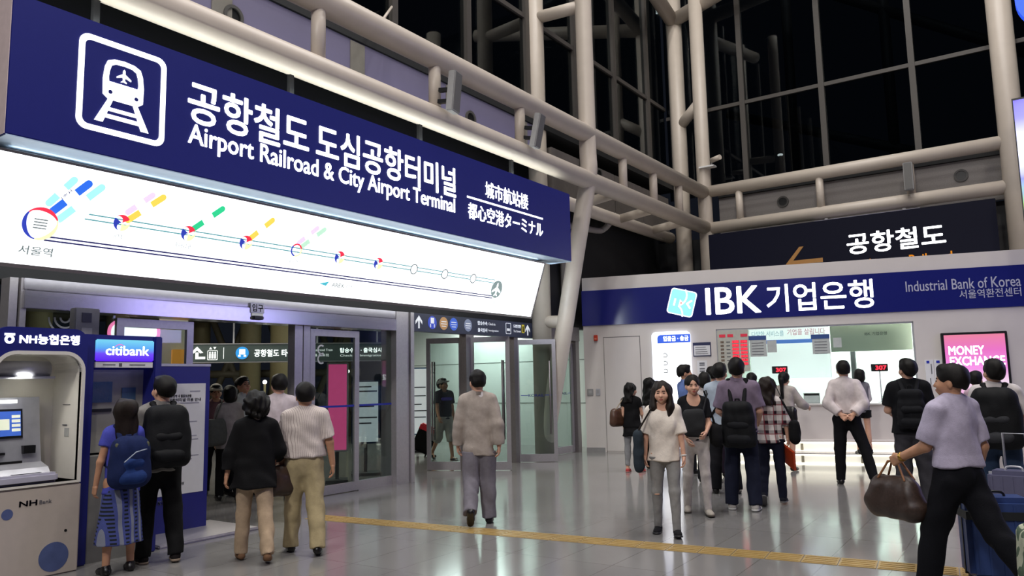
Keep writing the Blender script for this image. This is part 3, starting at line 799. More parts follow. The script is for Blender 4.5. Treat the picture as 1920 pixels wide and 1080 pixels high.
tubes('column_front', [smooth([(XT, 13.55, 14), (XT, 13.55, 9), (XT, 13.55, 6.4), (XT - 0.02, 13.55, 5.7), (-7.80, 13.55, 4.2), (-8.10, 13.55, 2.8), (-8.42, 13.55, 1.4), (-8.74, 13.55, 0.0)])], 0.175, seg=24)
tubes('column_rear', [[(-8.68, 13.55, 0), (-8.68, 13.55, 14)]], 0.20, seg=24)
tubes('column_tie', [[(-8.68, 13.55, 2.82), (-8.05, 13.55, 2.80)], [(-8.68, 13.55, 9.5), (XT, 13.55, 9.42)]], 0.13)
tubes('column_corner', [[(XT, YT, 0), (XT, YT, 14)]], 0.19, seg=24)
tubes('column_corner_rear', [[(-8.25, 20.45, 0), (-8.25, 20.45, 14)]], 0.22, seg=24)
tubes('column_corner_tie', [[(-8.25, 20.45, 8.75), (XT, YT, 9.25)]], 0.15)
tubes('column_right', [[(-0.32, YT, 0), (-0.32, YT, 14)]], 0.25, seg=24)
tubes('roof_beam', [[(-8.25, 20.35, 11.95), (-2.6, 19.6, 13.1)], [(-8.25, 20.35, 11.95), (-8.0, 14.0, 13.2)]], 0.20)
for i, y in enumerate((4.2, 6.43, 8.74, 11.07, 15.12, 16.72, 18.27)):
    tubes('truss_post', [[(XT, y, 5.66), (XT, y, 6.74)]], 0.095)
for x in (-6.5, -4.44, -2.39):
    tubes('truss_post', [[(x, YT, 5.66), (x, YT, 6.70)]], 0.095)
m = MB()
for y in (14.9, 16.9, 18.8): m.tube([(XT, y, 5.66), (-8.6, y + 0.1, 5.55)], 0.11, seg=14)
o = m.build('beam_cross_ties', TUBE); o['kind'] = 'structure'
tubes('beam_tie_rod', [[(XT, 7.62, 6.80), (-8.6, 9.0, 7.9)]], 0.022, seg=8)

LAV = mat('violet_lit_bulkhead', '6f6a86', rough=0.55, var=0.05, scale=1.5)  # violet light on the grey panel is painted into its base colour
BULK = mat('grey_bulkhead_panel', '8c8784', rough=0.7, var=0.10, scale=40)
struct('wall_left', MB().box(-9.3, -9.1, 13.65, 20.6, 2.8, 7.0).box(-9.3, -9.1, -6, 13.65, 2.8, 7.0), DARK)
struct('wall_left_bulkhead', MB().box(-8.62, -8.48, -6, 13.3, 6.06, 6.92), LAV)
m = MB()
for y0, y1 in ((13.8, 15.0), (15.06, 16.7), (16.76, 18.3), (18.36, 20.0)): m.box(-8.62, -8.48, y0, y1, 5.55, 6.62)
struct('wall_left_bulkhead_end', m, mat('brown_grey_bulkhead', '5c5652', rough=0.7, var=0.08, scale=8))
m = MB()
for y0 in (1.0, 3.3, 5.0, 7.4, 9.7, 12.0): m.box(-8.478, -8.465, y0 + 0.55, y0 + 0.85, 6.06, 6.9)
struct('wall_left_bulkhead_strip', m, mat('bulkhead_batten', '77736c', rough=0.6))
struct('ceiling_bulkhead_soffit', MB().box(-9.1, -8.45, -6, 20.6, 6.93, 7.12), DARK)
def vent(name, M, r, label, cat, group):
    t = thing(name, label, cat, M.translation, 0, group)
    R = M.to_3x3().to_4x4()
    MB().ring((0, 0), r * 0.72, r, 0, 0.03, M=R).build('rim', mat('vent_rim', '4a4846', rough=0.5), t)
    MB().prism([(r * 0.74 * math.cos(a), r * 0.74 * math.sin(a)) for a in [2 * PI * k / 24 for k in range(24)]], -0.01, 0.008, M=R).build('grille', BLACK, t)
    return t
for y, lab in ((5.87, 'round black vent in the pale bulkhead above the train pictogram'), (10.95, 'round black vent in the bulkhead between the two tilted grey speakers'), (15.92, 'round black vent just past the tall white column')):
    vent('round_vent', frame((-8.477, y, 6.46), *FX), 0.15, lab, 'vent', 'round vents along the bulkheads')
for x, lab in ((-5.47, 'round black vent in grey bulkhead near the corner column'), (-1.38, 'round black vent in grey bulkhead beside the right-hand column')):
    vent('round_vent', frame((x, 20.49, 6.17), (1, 0, 0), (0, 0, 1)), 0.15, lab, 'vent', 'round vents along the bulkheads')

MULL = mat('grey_mullion', '4b4743', rough=0.5, var=0.04)
wd = thing('window_1', None, None, (-8.75, 0, 7.1)); wd['kind'] = 'structure'
MB().box(-0.01, 0.01, -6, 20.6, 0, 7).build('glass_pane', GLASSN, wd)
for k in range(-4, 6):
    y = 9.15 + 2.05 * k
    MB().box(-0.09, 0.09, y - 0.07, y + 0.07, 0, 7).build('mullion', MULL, wd)
MB().box(-0.06, 0.06, -6, 20.6, 2.28, 2.38).build('transom', MULL, wd)
wd = thing('window_2', None, None, (0, 20.7, 6.7)); wd['kind'] = 'structure'
MB().box(-8.7, 8, -0.01, 0.01, 0, 7.4).build('glass_pane', GLASSN, wd)
for x in (-8.5, -6.44, -4.35, -2.22, 1.9, 4.0):
    MB().box(x - 0.07, x + 0.07, -0.09, 0.09, 0, 7.4).build('mullion', MULL, wd)
MB().box(-8.7, 8, -0.06, 0.06, 2.41, 2.51).build('transom', MULL, wd)
struct('wall_right_bulkhead', MB().box(-7.2, 6, 20.5, 20.6, 5.5, 6.52), BULK)
struct('wall_right_soffit', MB().box(-7.2, 6, 20.45, 20.85, 6.53, 6.72), DARK)
struct('wall_right', MB().box(-9.3, 6, 20.75, 20.9, 0, 5.5), DARK)
# tubes added behind the glazing stand in for its reflection of roof trusses
OUTS = mat('reflected_truss_and_post', '2c2a2a', rough=0.6)
m = MB()
for a, b in (((-7.5, 22.6, 9.6), (-1.2, 22.6, 6.9)), ((-4.2, 22.6, 12.4), (1.5, 22.6, 8.6)), ((-3.0, 22.6, 6.6), (-3.0, 22.6, 13)), ((-5.6, 22.6, 6.6), (-5.6, 22.6, 13))):
    m.tube([a, b], 0.14, seg=12)
o = m.build('beam_truss_reflection', OUTS); o['kind'] = 'structure'
STAR = mat('distant_lamp', 'ffffff', emit=(1, 0.98, 0.9), estr=3.0)
for i, (p, lab) in enumerate((((-11.2, 18.6, 9.1), 'small distant lamp seen through the dark side glazing'), ((-7.2, 27.0, 9.3), 'tiny distant lamp beyond the dark end glazing'), ((-14.0, 20.5, 9.6), 'tiny lamp glint between the two tall white columns'))):
    o = thing('street_lamp', lab, 'lamp', (p[0], p[1], 0)); MB().sphere((0, 0, p[2]), 0.06, sx=1.6, sz=0.8).build('lamp_head', STAR, o); MB().tube([(0.0, 0, 0), (0.0, 0, p[2] - 0.04)], 0.05, seg=8).build('post', OUTS, o)

# loudspeakers on the truss posts
def column_speaker(y, x, z, w_, h_, tilt, M0, lab):
    t = thing('column_speaker', lab, 'speaker', (x, y, z), M0, 'column speakers on the truss posts')
    M = Matrix.Rotation(tilt, 4, 'Y')
    MB().box(-0.06, 0.06, -w_ / 2, w_ / 2, -h_ / 2, h_ / 2, bevel=0.012, M=M).build('cabinet', GREY, t)
    MB().box(0.06, 0.068, -w_ / 2 + 0.02, w_ / 2 - 0.02, -h_ / 2 + 0.02, h_ / 2 - 0.02, M=M).build('grille', mat('speaker_grille', '6b6a68', rough=0.7, scale=200, var=0.2), t)
    for bz in (0.05, -0.13): MB().box(-0.26, -0.05, -0.03, 0.03, bz - 0.03, bz + 0.03, M=M).build('bracket', BLACK, t)
column_speaker(8.78, -7.10, 5.98, 0.24, 0.62, 0.10, 0.2, 'grey column speaker on the truss post above the word Terminal')
column_speaker(11.10, -7.10, 5.98, 0.22, 0.60, 0.22, 0.1, 'tilted grey column speaker on the post nearest the white column')
column_speaker(19.80, -2.39, 6.18, 0.20, 0.66, 0.0, -PI / 2, 'grey column speaker on the far truss above the bank')
t = thing('security_camera', 'small white security camera on the corner column', 'camera', (-7.12, 19.86, 7.45))
MB().box(-0.36, 0.06, -0.03, 0.20, -0.16, -0.12).build('arm', WHITE, t)
MB().tube([(0, 0, 0.0), (0.28, -0.12, 0.02)], 0.07, seg=14).build('housing', TUBE, t)
MB().tube([(-0.0, 0, -0.13), (0, 0, 0)], 0.025, seg=8).build('mount', GREY, t)
# drainpipe on the dark wall above the bank
o = MB().tube(smooth([(-8.6, 16.6, 5.39), (-8.75, 16.6, 5.28), (-8.85, 16.4, 5.22), (-8.98, 15.2, 5.18), (-9.0, 15.05, 5.05), (-9.0, 15.05, 2.9)], 5), 0.075, seg=12).build('drainpipe', mat('drainpipe_paint', '8a8480', rough=0.5))
tag(o, 'pale bent drainpipe on the dark wall above the bank door', 'pipe')

# ------------------------------------------------------------------ big navy station sign
sg = thing('station_sign', 'large navy station sign with glowing train pictogram and white lettering', 'sign', (-7.3, 2.82, 3.84))
SY = lambda y: y - 2.82
MB().box(-0.30, 0, 0, 9.68, 0, 1.30, bevel=0.008).build('face_panel', NAVY, sg)
SOF = mat('board_lit_soffit', 'c4dcf2', rough=0.4, var=0.02)  # the board's light on the underside is painted into this pale blue
MB().box(-0.46, -0.005, 0.01, 9.67, -0.012, -0.001).build('underside', SOF, sg)
M0 = lambda y, z: frame((0.002, SY(y), z - 3.84), *FX)
text('lettering', '공항철도', GLOW, M0(4.54, 4.42), 0.455, 1.62, bold=0.022, parent=sg)
text('lettering', '도심공항터미널', GLOW, M0(6.29, 4.42), 0.455, 2.74, bold=0.022, parent=sg)
text('lettering', 'Airport Railroad & City Airport Terminal', GLOW, M0(4.55, 4.115), 0.285, 4.46, bold=0.015, parent=sg)
text('lettering', '城市航站楼', GLOW, M0(9.80, 4.575), 0.27, 1.24, bold=0.005, parent=sg)
text('lettering', '都心空港ターミナル', GLOW, M0(9.34, 4.155), 0.26, 2.16, bold=0.008, parent=sg)
MB().box(0, 0.008, SY(9.32), SY(11.51), 4.48 - 3.84, 4.51 - 3.84).build('rule', GLOW, sg)
# pictogram: rounded frame, train front with an aeroplane, track
PM = frame((0.002, SY(3.84), 4.525 - 3.84), *FX)
def rrect(w_, h_, r, n=6):
    pts = []
    for cx, cy, a0 in ((w_ - r, h_ - r, 0), (-w_ + r, h_ - r, 90), (-w_ + r, -h_ + r, 180), (w_ - r, -h_ + r, 270)):
        for k in range(n + 1):
            a = math.radians(a0 + 90 * k / n); pts.append((cx + r * math.cos(a), cy + r * math.sin(a)))
    return pts
def loop(mb, A, B, z0, z1, M):
    n = len(A); V = mb.bm.verts.new
    L = [[V(M @ Vector((*p, z))) for p in A] for z in (z0, z1)] + [[V(M @ Vector((*p, z))) for p in B] for z in (z0, z1)]
    for k in range(n):
        j = (k + 1) % n
        for a, b in ((0, 1), (1, 3), (3, 2), (2, 0)):
            mb.bm.faces.new((L[a][k], L[a][j], L[b][j], L[b][k]))
m = MB(); loop(m, rrect(0.44, 0.47, 0.10), rrect(0.385, 0.415, 0.06), 0, 0.007, PM); m.build('pictogram_frame', GLOW, sg)
m = MB()
outl = [(-0.20, -0.08), (-0.205, 0.08), (-0.19, 0.20), (-0.165, 0.265), (-0.10, 0.295), (0.0, 0.305), (0.10, 0.295), (0.165, 0.265), (0.19, 0.20), (0.205, 0.08), (0.20, -0.08)]
winl = [(-0.145, 0.06), (-0.150, 0.10), (-0.142, 0.17), (-0.125, 0.225), (-0.08, 0.25), (0.0, 0.256), (0.08, 0.25), (0.125, 0.225), (0.142, 0.17), (0.150, 0.10), (0.145, 0.06)]
loop(m, outl, winl, 0, 0.007, PM)
m.prism([(-0.20, -0.08), (-0.145, -0.12), (0.145, -0.12), (0.20, -0.08), (0.145, 0.06), (-0.145, 0.06)], 0, 0.007, M=PM)
for sd in (-1, 1):
    m.prism([(sd * 0.10, -0.12), (sd * 0.15, -0.12), (sd * 0.27, -0.36), (sd * 0.19, -0.36)][::sd], 0, 0.007, M=PM)
m.prism([(-0.14, -0.20), (0.14, -0.20), (0.15, -0.235), (-0.15, -0.235)], 0, 0.007, M=PM)
m.prism([(-0.18, -0.27), (0.18, -0.27), (0.20, -0.31), (-0.20, -0.31)], 0, 0.007, M=PM)
m.build('train_pictogram', GLOW, sg)
m = MB()
for sd in (-1, 1): m.prism([(sd * 0.13 + 0.022 * math.cos(a), -0.045 + 0.022 * math.sin(a)) for a in [2 * PI * k / 12 for k in range(12)]], 0.006, 0.010, M=PM)
m.build('headlights', NAVY, sg)
def plane_poly(s):
    h = [(0, 0.11), (0.016, 0.085), (0.020, 0.03), (0.115, -0.035), (0.115, -0.060), (0.020, -0.025), (0.014, -0.075), (0.045, -0.10), (0.045, -0.115), (0, -0.10)]
    return [(x * s, y * s) for x, y in h] + [(-x * s, y * s) for x, y in h[::-1][1:-1]]
MB().prism(plane_poly(0.62), 0, 0.008, M=PM @ Matrix.Translation((0, 0.155, 0))).build('aeroplane_pictogram', GLOW, sg)
# hangers between sign and tubes
for y in (3.6, 6.0, 8.4, 10.8): MB().box(-0.22, -0.16, SY(y), SY(y) + 0.06, 1.30, 1.66).build('hanger', DARK, sg)
MB().box(-0.30, -0.002, -0.006, 0, 0, 1.30).build('end_cap', mat('pale_end_cap', 'c9b8b6', rough=0.5), sg)

# ------------------------------------------------------------------ backlit line-map board, leaning towards the viewers
BD = thing('line_map_board', 'long backlit white railway line map leaning out under the navy sign', 'sign', (-7.93, 2.9, 2.80))
bx = Vector((0.36, 0, 1.05)).normalized()
BM = frame((0, 0, 0), (0, 1, 0), bx)
LIT = mat('backlit_white_board', 'f4f7ff', rough=0.3, emit=(0.95, 0.985, 1.0), estr=2.0, var=0.01)
MB().box(0, 9.10, 0, 1.02, -0.10, 0, M=BM).build('lit_face', LIT, BD)
m = MB(); m.box(-0.03, 9.13, -0.035, 0, -0.12, 0.01, M=BM); m.box(-0.03, 9.13, 1.02, 1.045, -0.12, 0.01, M=BM); m.box(-0.03, 0, 0, 1.02, -0.12, 0.01, M=BM); m.box(9.10, 9.13, 0, 1.02, -0.12, 0.01, M=BM)
m.build('metal_frame', STEELD, BD)
def ink(name, col, e=1.0):
    return mat(name, col, rough=0.4, emit=col, estr=e, var=0.01)
CY, CYP, BL, RD, DB, YL, PU, OR, GR, SAGE, GY, NV = (ink('map_cyan', '9fe8f2', 1.25), ink('map_pale_cyan', 'd3f4f8', 1.5), ink('map_blue', '2f6fe8'), ink('map_red', 'f2334c'), ink('map_deep_blue', '2f3fae'), ink('map_yellow', 'fff3a8', 1.3), ink('map_lilac', 'd9c4f2', 1.3), ink('map_orange', 'ffd254', 1.1), ink('map_green', '2fd28c'), ink('map_sage', 'b6dec2', 1.2), ink('map_grey', '7c8888', 0.6), ink('map_navy', '24245a'))
def bu(y): return y - 2.9
def disc(mb, c, r, z0, z1, a0=0, a1=2 * PI, n=24):
    mb.prism([(c[0] + r * math.cos(a0 + (a1 - a0) * k / n), c[1] + r * math.sin(a0 + (a1 - a0) * k / n)) for k in range(n if a1 - a0 > 6.2 else n + 1)], z0, z1, M=BM)
m = MB(); m.box(bu(3.75), bu(10.64), 0.566, 0.580, 0, 0.002, M=BM); m.box(bu(3.75), bu(10.64), 0.514, 0.528, 0, 0.002, M=BM); m.build('upper_line', ink('map_teal', '6fb4b8', 0.7), BD)
m = MB(); m.box(bu(3.42), bu(10.68), 0.286, 0.302, 0, 0.002, M=BM); m.box(bu(3.42), bu(10.68), 0.250, 0.266, 0, 0.002, M=BM); m.build('lower_line', NV, BD)
# capsules: (start, end, material)
def capsule(a, b, r, mt, gap=True):
    a, b = Vector((bu(a[0]), a[1], 0)), Vector((bu(b[0]), b[1], 0)); d = (b - a).normalized(); L = (b - a).length
    M = BM @ frame(a, d, Vector((-d.y, d.x, 0)))
    hs = [(0, L)]
    m = MB()
    for i, (p, q) in enumerate(hs):
        pts = [(p, -r), (q, -r)]
        if q == L: pts += [(q + r * math.cos(t), r * math.sin(t)) for t in [-PI / 2 + PI * k / 8 for k in range(1, 8)]]
        pts += [(q, r), (p, r)]
        if p == 0: pts += [(p - r * math.cos(t), r * math.sin(t)) for t in [PI / 2 - PI * k / 8 for k in range(1, 8)]]
        m.prism(pts, 0, 0.003, M=M)
    o = m.build('line_capsule', mt, BD)
    if gap: MB().box(L * 0.33, L * 0.66, -r, r, 0.003, 0.004, M=M).build('capsule_label', LIT, o)
capsule((3.40, 0.62), (3.58, 0.88), 0.035, CY); capsule((3.45, 0.55), (3.72, 0.87), 0.038, BL); capsule((3.52, 0.48), (3.85, 0.86), 0.036, CY); capsule((3.60, 0.42), (3.98, 0.85), 0.034, CYP)
capsule((4.16, 0.66), (4.38, 0.88), 0.032, PU); capsule((4.18, 0.58), (4.50, 0.88), 0.034, OR); capsule((4.55, 0.74), (4.66, 0.86), 0.030, CYP, False)
capsule((4.92, 0.60), (5.22, 0.88), 0.034, GR); capsule((5.28, 0.76), (5.36, 0.85), 0.030, CYP, False)
capsule((5.67, 0.60), (5.92, 0.86), 0.034, OR); capsule((6.00, 0.76), (6.08, 0.85), 0.030, CYP, False)
capsule((6.38, 0.64), (6.62, 0.87), 0.032, PU); capsule((6.44, 0.60), (6.74, 0.87), 0.032, SAGE)
m = MB(); disc(m, (bu(3.36), 0.41), 0.155, 0.003, 0.005); m.build('station_disc', LIT, BD)
t120 = 2 * PI / 3
for k, mt in enumerate((RD, DB, YL)):
    m = MB(); m.ring((bu(3.36), 0.41), 0.12, 0.16, 0.003, 0.006, M=BM, a0=0.35 + t120 * k, a1=0.35 + t120 * (k + 1), w=lambda t: 0.35 + 0.65 * math.sin(PI * min(1, t * 1.1))); m.build('station_ring', mt, BD)
def taegeuk(y, v, r):
    for k, mt in enumerate((RD, DB, YL)):
        a0 = 0.5 + t120 * k; pts = [(bu(y) + r * math.cos(a0 + t120 * j / 10), v + r * math.sin(a0 + t120 * j / 10)) for j in range(11)]
        e = a0 + t120; c = (bu(y) + r * 0.5 * math.cos(e), v + r * 0.5 * math.sin(e))
        pts += [(c[0] + r * 0.5 * math.cos(e - PI * j / 8), c[1] + r * 0.5 * math.sin(e - PI * j / 8)) for j in range(1, 9)]
        c = (bu(y) + r * 0.5 * math.cos(a0), v + r * 0.5 * math.sin(a0))
        pts += [(c[0] + r * 0.5 * math.cos(a0 + PI - -PI * j / 8 - PI - PI + PI), c[1] + r * 0.5 * math.sin(a0 + PI + PI * j / 8 - PI)) for j in range(0, 0)]
        m = MB(); m.prism(pts, 0.003, 0.006 + 0.0006 * k, M=BM); m.build('station_swirl', mt, BD)
for y in (4.12, 4.87, 5.62, 7.10, 7.83): taegeuk(y, 0.54, 0.085)
for k, mt in enumerate((RD, DB, YL)):
    m = MB(); m.ring((bu(6.37), 0.545), 0.066, 0.085, 0.003, 0.006, M=BM, a0=0.35 + t120 * k, a1=0.35 + t120 * (k + 1)); m.build('station_ring', mt, BD)
for y in (8.58, 9.30, 10.03):
    m = MB(); disc(m, (bu(y), 0.54), 0.07, 0.003, 0.004); m.build('station_disc', LIT, BD)
    m = MB(); m.ring((bu(y), 0.54), 0.064, 0.08, 0.003, 0.006, M=BM); m.build('station_ring', GY, BD)
m = MB(); disc(m, (bu(10.74), 0.42), 0.155, 0.003, 0.005); m.build('station_disc', ink('map_grey_green', '8fa3a0', 0.7), BD)
MB().prism(plane_poly(1.05), 0.005, 0.008, M=BM @ Matrix.Translation((bu(10.74), 0.42, 0))).build('aeroplane_pictogram', LIT, BD)
def bt(s, y, v, hgt, wid=None, mt=None, bold=0.0):
    text('map_lettering', s, mt or GY, BM @ Matrix.Translation((bu(y), v, 0.001)), hgt, wid, bold=bold, depth=0.002, parent=BD)
bt('서울역', 3.22, 0.10, 0.085, 0.30, bold=0.012); bt('1호선', 3.455, 0.70, 0.0, 0.0) if False else None
bt('인천국제공항역', 10.50, 0.16, 0.055, 0.52); bt('공덕', 4.06, 0.37, 0.05); bt('홍대입구', 4.74, 0.37, 0.05); bt('김포공항', 6.24, 0.37, 0.05)
bt('AREX', 7.08, 0.13, 0.055, 0.22, bold=0.01); bt('공항철도', 7.32, 0.13, 0.05, 0.2)
MB().prism([(bu(6.86), 0.155), (bu(7.02), 0.195), (bu(6.98), 0.13)], 0, 0.003, M=BM).build('emblem', ink('map_teal_mark', '4fb9c8'), BD)
text('map_lettering', '1호선', NV, BM @ frame((bu(3.53), 0.66, 0.001), (0.27, 0.32, 0), (-0.32, 0.27, 0)), 0.055, 0.12, depth=0.002, parent=BD, bold=0.01)
m = MB()
for k in range(4): m.box(bu(3.30), bu(3.42), 0.36 + k * 0.028, 0.372 + k * 0.028, 0.005, 0.007, M=BM)
m.build('map_small_print', GY, BD)

# ------------------------------------------------------------------ entrance: automatic doors under a stainless header
def framed_leaf(mb, M, w_, h_, st=0.09, th=0.05, top=0.10, bot=0.14):
    """door frame in the XZ of M, hinge at x=0"""
    mb.box(0, st, -th / 2, th / 2, 0.01, h_, M=M).box(w_ - st, w_, -th / 2, th / 2, 0.01, h_, M=M)
    mb.box(st, w_ - st, -th / 2, th / 2, h_ - top, h_, M=M).box(st, w_ - st, -th / 2, th / 2, 0.01, bot, M=M)
    return mb
XF = -8.9
d1 = thing('door_1', None, None, (XF, 3.6, 0)); d1['kind'] = 'structure'
DY = lambda y: y - 3.6
MB().box(-0.20, 0.14, 0.06, DY(9.27), 2.47, 2.66, bevel=0.006).box(-0.20, 0.12, 0.06, DY(9.27), 2.668, 2.79, bevel=0.006).build('header', mat('polished_header_steel', 'b9b6bd', rough=0.2, metal=0.8, var=0.04, scale=20), d1)
MB().box(-0.12, 0.08, -0.06, 0.02, 0, 2.79).box(-0.10, 0.10, 0.04, 0.10, 0, 2.79).build('jamb', STEEL, d1)
m = MB()
for y0, y1 in ((7.27, 7.41), (7.43, 7.55)): m.box(-0.10, 0.05, DY(y0), DY(y1), 0, 2.47)
m.build('mid_jamb', STEEL, d1)
MB().box(-0.22, 0.12, DY(9.28), DY(9.58), 0, 2.79).box(-0.22, 0.15, DY(9.60), DY(9.68), 0, 2.79).build('end_pillar', STEEL, d1)
MY = lambda y0: Matrix.Translation((0.02, DY(y0), 0)) @ Matrix.Rotation(PI / 2, 4, 'Z')
lf = framed_leaf(MB(), MY(4.70), 0.98, 2.43).build('leaf', STEEL, d1)
MB().box(-0.025, -0.015, DY(4.78), DY(5.6), 0.1, 2.35).build('leaf_glass', GLASS, lf)
lf = framed_leaf(MB(), MY(7.56), 0.97, 2.43).build('leaf', STEEL, d1)
MB().box(0.015, 0.025, DY(7.64), DY(8.45), 0.12, 2.35).build('leaf_glass', GLASS, lf)
MB().box(-0.06, 0.04, DY(8.53), DY(9.28), 0.0, 0.14).build('sill_rail', STEEL, d1)
MB().box(-0.006, 0.006, DY(8.53), DY(9.28), 0.14, 2.47).box(-0.006, 0.006, DY(3.72), DY(4.7), 0.14, 2.47).build('side_glass', GLASS, d1)
DEC = mat('blue_glass_decal', '2431a8', rough=0.4)
MB().box(0.026, 0.028, DY(7.64), DY(8.45), 1.27, 1.30).box(0.008, 0.010, DY(8.53), DY(9.28), 1.27, 1.30).build('blue_decal_band', DEC, d1)
SWM = glass('frosted_mark', tint='ffffff')
m = MB()
for c in ((DY(7.78), 2.13), (DY(7.78), 1.99)): m.ring(c, 0.05, 0.075, 0.026, 0.028, M=frame((0, 0, 0), (0, 1, 0), (0, 0, 1)), a0=0.9, a1=5.4)
m.build('white_swirl_decal', WHITE, d1)
m = MB()
for r in (0.06, 0.12, 0.18): m.ring((DY(4.14), 2.40), r - 0.02, r, 0.008, 0.011, M=frame((0, 0, 0), (0, 1, 0), (0, 0, 1)), a0=PI, a1=2 * PI)
m.build('grey_ring_decal', mat('grey_decal', '8f9090', rough=0.5), d1)
t = thing('entrance_plate', 'small entrance plate with sensor on the stainless door header', 'sign', (XF + 0.142, 6.55, 2.60))
MB().box(0, 0.012, -0.11, 0.11, -0.01, 0.13, bevel=0.004).build('plate', mat('clear_plate', 'a8a6bc', rough=0.3), t)
text('lettering', '입구', INK, frame((0.0125, -0.085, 0.01), *FX), 0.10, 0.17, bold=0.02, depth=0.002, parent=t)
MB().box(0, 0.05, -0.08, 0.08, -0.10, -0.05, bevel=0.01).build('sensor', BLACK, t)
MB().box(0, 0.014, -0.09, 0.09, -0.05, -0.012).build('label_strip', PAPER, t)

# direction sign over the swing doors
ds = thing('direction_sign', 'dark direction sign with white arrows and round line badges above the swing doors', 'sign', (XF, 9.70, 2.49))
MB().box(-0.12, 0.06, 0, 3.72, 0, 0.31).build('panel', mat('slate_sign_face', '30354a', rough=0.5, emit='30354a', estr=0.10), ds)
DM = lambda y, z: frame((0.061, y, z), *FX)
def arrow_up(mb, y, z, s, M):
    mb.prism([(y - 0.018 * s, z), (y + 0.018 * s, z), (y + 0.018 * s, z + 0.17 * s), (y - 0.018 * s, z + 0.17 * s)], 0, 0.004, M=M)
    for sd in (-1, 1):
        mb.prism([(y, z + 0.22 * s), (y, z + 0.16 * s), (y + sd * 0.085 * s, z + 0.07 * s), (y + sd * 0.085 * s, z + 0.125 * s)][::sd], 0, 0.004, M=M)
SGW = mat('sign_white', 'e9ebee', rough=0.5, emit=(0.9, 0.93, 1), estr=0.35)
m = MB(); arrow_up(m, 0.20, 0.05, 1.0, DM(0, 0)); m.build('arrow', SGW, ds)
m = MB(); arrow_up(m, 3.55, 0.05, 1.0, DM(0, 0)); m.build('arrow', SGW, ds)
for y, c in ((0.55, '3a4fc0'), (0.86, 'b58a5a'), (1.14, '3f66d0'), (1.56, '7d86a0')):
    b = MB().prism([(y + 0.115 * math.cos(a), 0.165 + 0.115 * math.sin(a)) for a in [2 * PI * k / 24 for k in range(24)]], 0, 0.004, M=DM(0, 0)).build('line_badge', mat('badge_' + c, c, rough=0.5, emit=c, estr=0.35), ds)
    m = MB()
    if c == '3a4fc0':
        m.box(y - 0.045, y + 0.045, 0.15, 0.25, 0.004, 0.006, M=DM(0, 0)).box(y - 0.06, y - 0.04, 0.08, 0.14, 0.004, 0.006, M=DM(0, 0)).box(y + 0.04, y + 0.06, 0.08, 0.14, 0.004, 0.006, M=DM(0, 0))
    else:
        m.box(y - 0.07, y + 0.07, 0.19, 0.205, 0.004, 0.006, M=DM(0, 0)).box(y - 0.08, y + 0.08, 0.15, 0.162, 0.004, 0.006, M=DM(0, 0)).box(y - 0.06, y + 0.06, 0.11, 0.122, 0.004, 0.006, M=DM(0, 0))
    m.build('badge_mark', SGW, b)
text('lettering', '탑승수속', SGW, DM(1.86, 0.19), 0.075, 0.30, bold=0.01, depth=0.003, parent=ds)
text('lettering', '출국심사', SGW, DM(1.86, 0.06), 0.075, 0.30, bold=0.01, depth=0.003, parent=ds)
text('lettering', 'Check-in', SGW, DM(2.20, 0.20), 0.05, 0.22, depth=0.003, parent=ds)
text('lettering', 'Immigration', SGW, DM(2.20, 0.07), 0.05, 0.32, depth=0.003, parent=ds)
m = MB(); loop(m, rrect(0.09, 0.11, 0.02), rrect(0.078, 0.098, 0.015), 0, 0.004, DM(2.86, 0.165)); m.box(-0.05, 0.05, -0.05, 0.0, 0, 0.004, M=DM(2.86, 0.165)); m.build('parking_pictogram', SGW, ds)
text('lettering', '도로변 방면', SGW, DM(3.04, 0.19), 0.065, 0.26, bold=0.01, depth=0.003, parent=ds)
text('lettering', 'To Street', SGW, DM(3.04, 0.10), 0.045, 0.26, depth=0.003, parent=ds)
YB = mat('yellow_badge', 'c9b93a', rough=0.5, emit='c9b93a', estr=0.3)
MB().box(-0.045, 0.045, -0.085, 0.085, 0, 0.004, M=DM(3.38, 0.18)).build('exit_badge', YB, ds)
text('lettering', '1', mat('dark_mark', '22242c', rough=0.6), DM(3.365, 0.12), 0.11, 0.03, bold=0.02, depth=0.0065, parent=ds)

# swing doors
def swing_door(name, hinge, far, h_=2.44, handle=True, decal=False):
    d = Vector((far[0] - hinge[0], far[1] - hinge[1], 0)); w_ = d.length
    r = thing(name, None, None, (hinge[0], hinge[1], 0), math.atan2(d.y, d.x)); r['kind'] = 'structure'
    framed_leaf(MB(), Matrix.Identity(4), w_, h_, st=0.075, bot=0.16).build('leaf', STEEL, r)
    MB().box(0.07, w_ - 0.07, -0.006, 0.006, 0.15, h_ - 0.09).build('leaf_glass', GLASS, r)
    if handle:
        hx = w_ - 0.13 if handle == 1 else 0.13
        for sd in (-1, 1): MB().tube([(hx, sd * 0.075, 0.55), (hx, sd * 0.075, 2.0)], 0.016, seg=10).tube([(hx, 0, 0.75), (hx, sd * 0.075, 0.75)], 0.010, seg=8).tube([(hx, 0, 1.8), (hx, sd * 0.075, 1.8)], 0.010, seg=8).build('handle', STEELD, r)
    if decal:
        MB().box(0.1, 0.24, -0.010, -0.007, 1.315, 1.325).box(w_ - 0.24, w_ - 0.1, -0.010, -0.007, 1.315, 1.325).build('decal_rule', DEC, r)
        text('lettering', 'KORAIL', DEC, frame((0.25, -0.008, 1.29), (1, 0, 0), (0, 0, 1)), 0.055, w_ - 0.5, bold=0.01, depth=0.002, parent=r)
    return r
swing_door('door_2', (-9.02, 11.32), (-9.66, 11.03), handle=1)
swing_door('door_3', (-8.90, 11.37), (-8.22, 11.70), handle=1)
swing_door('door_4', (-8.92, 12.90), (-8.22, 13.32), handle=1, decal=True)
swing_door('door_5', (-8.98, 14.10), (-8.98, 15.25), handle=0, decal=True)
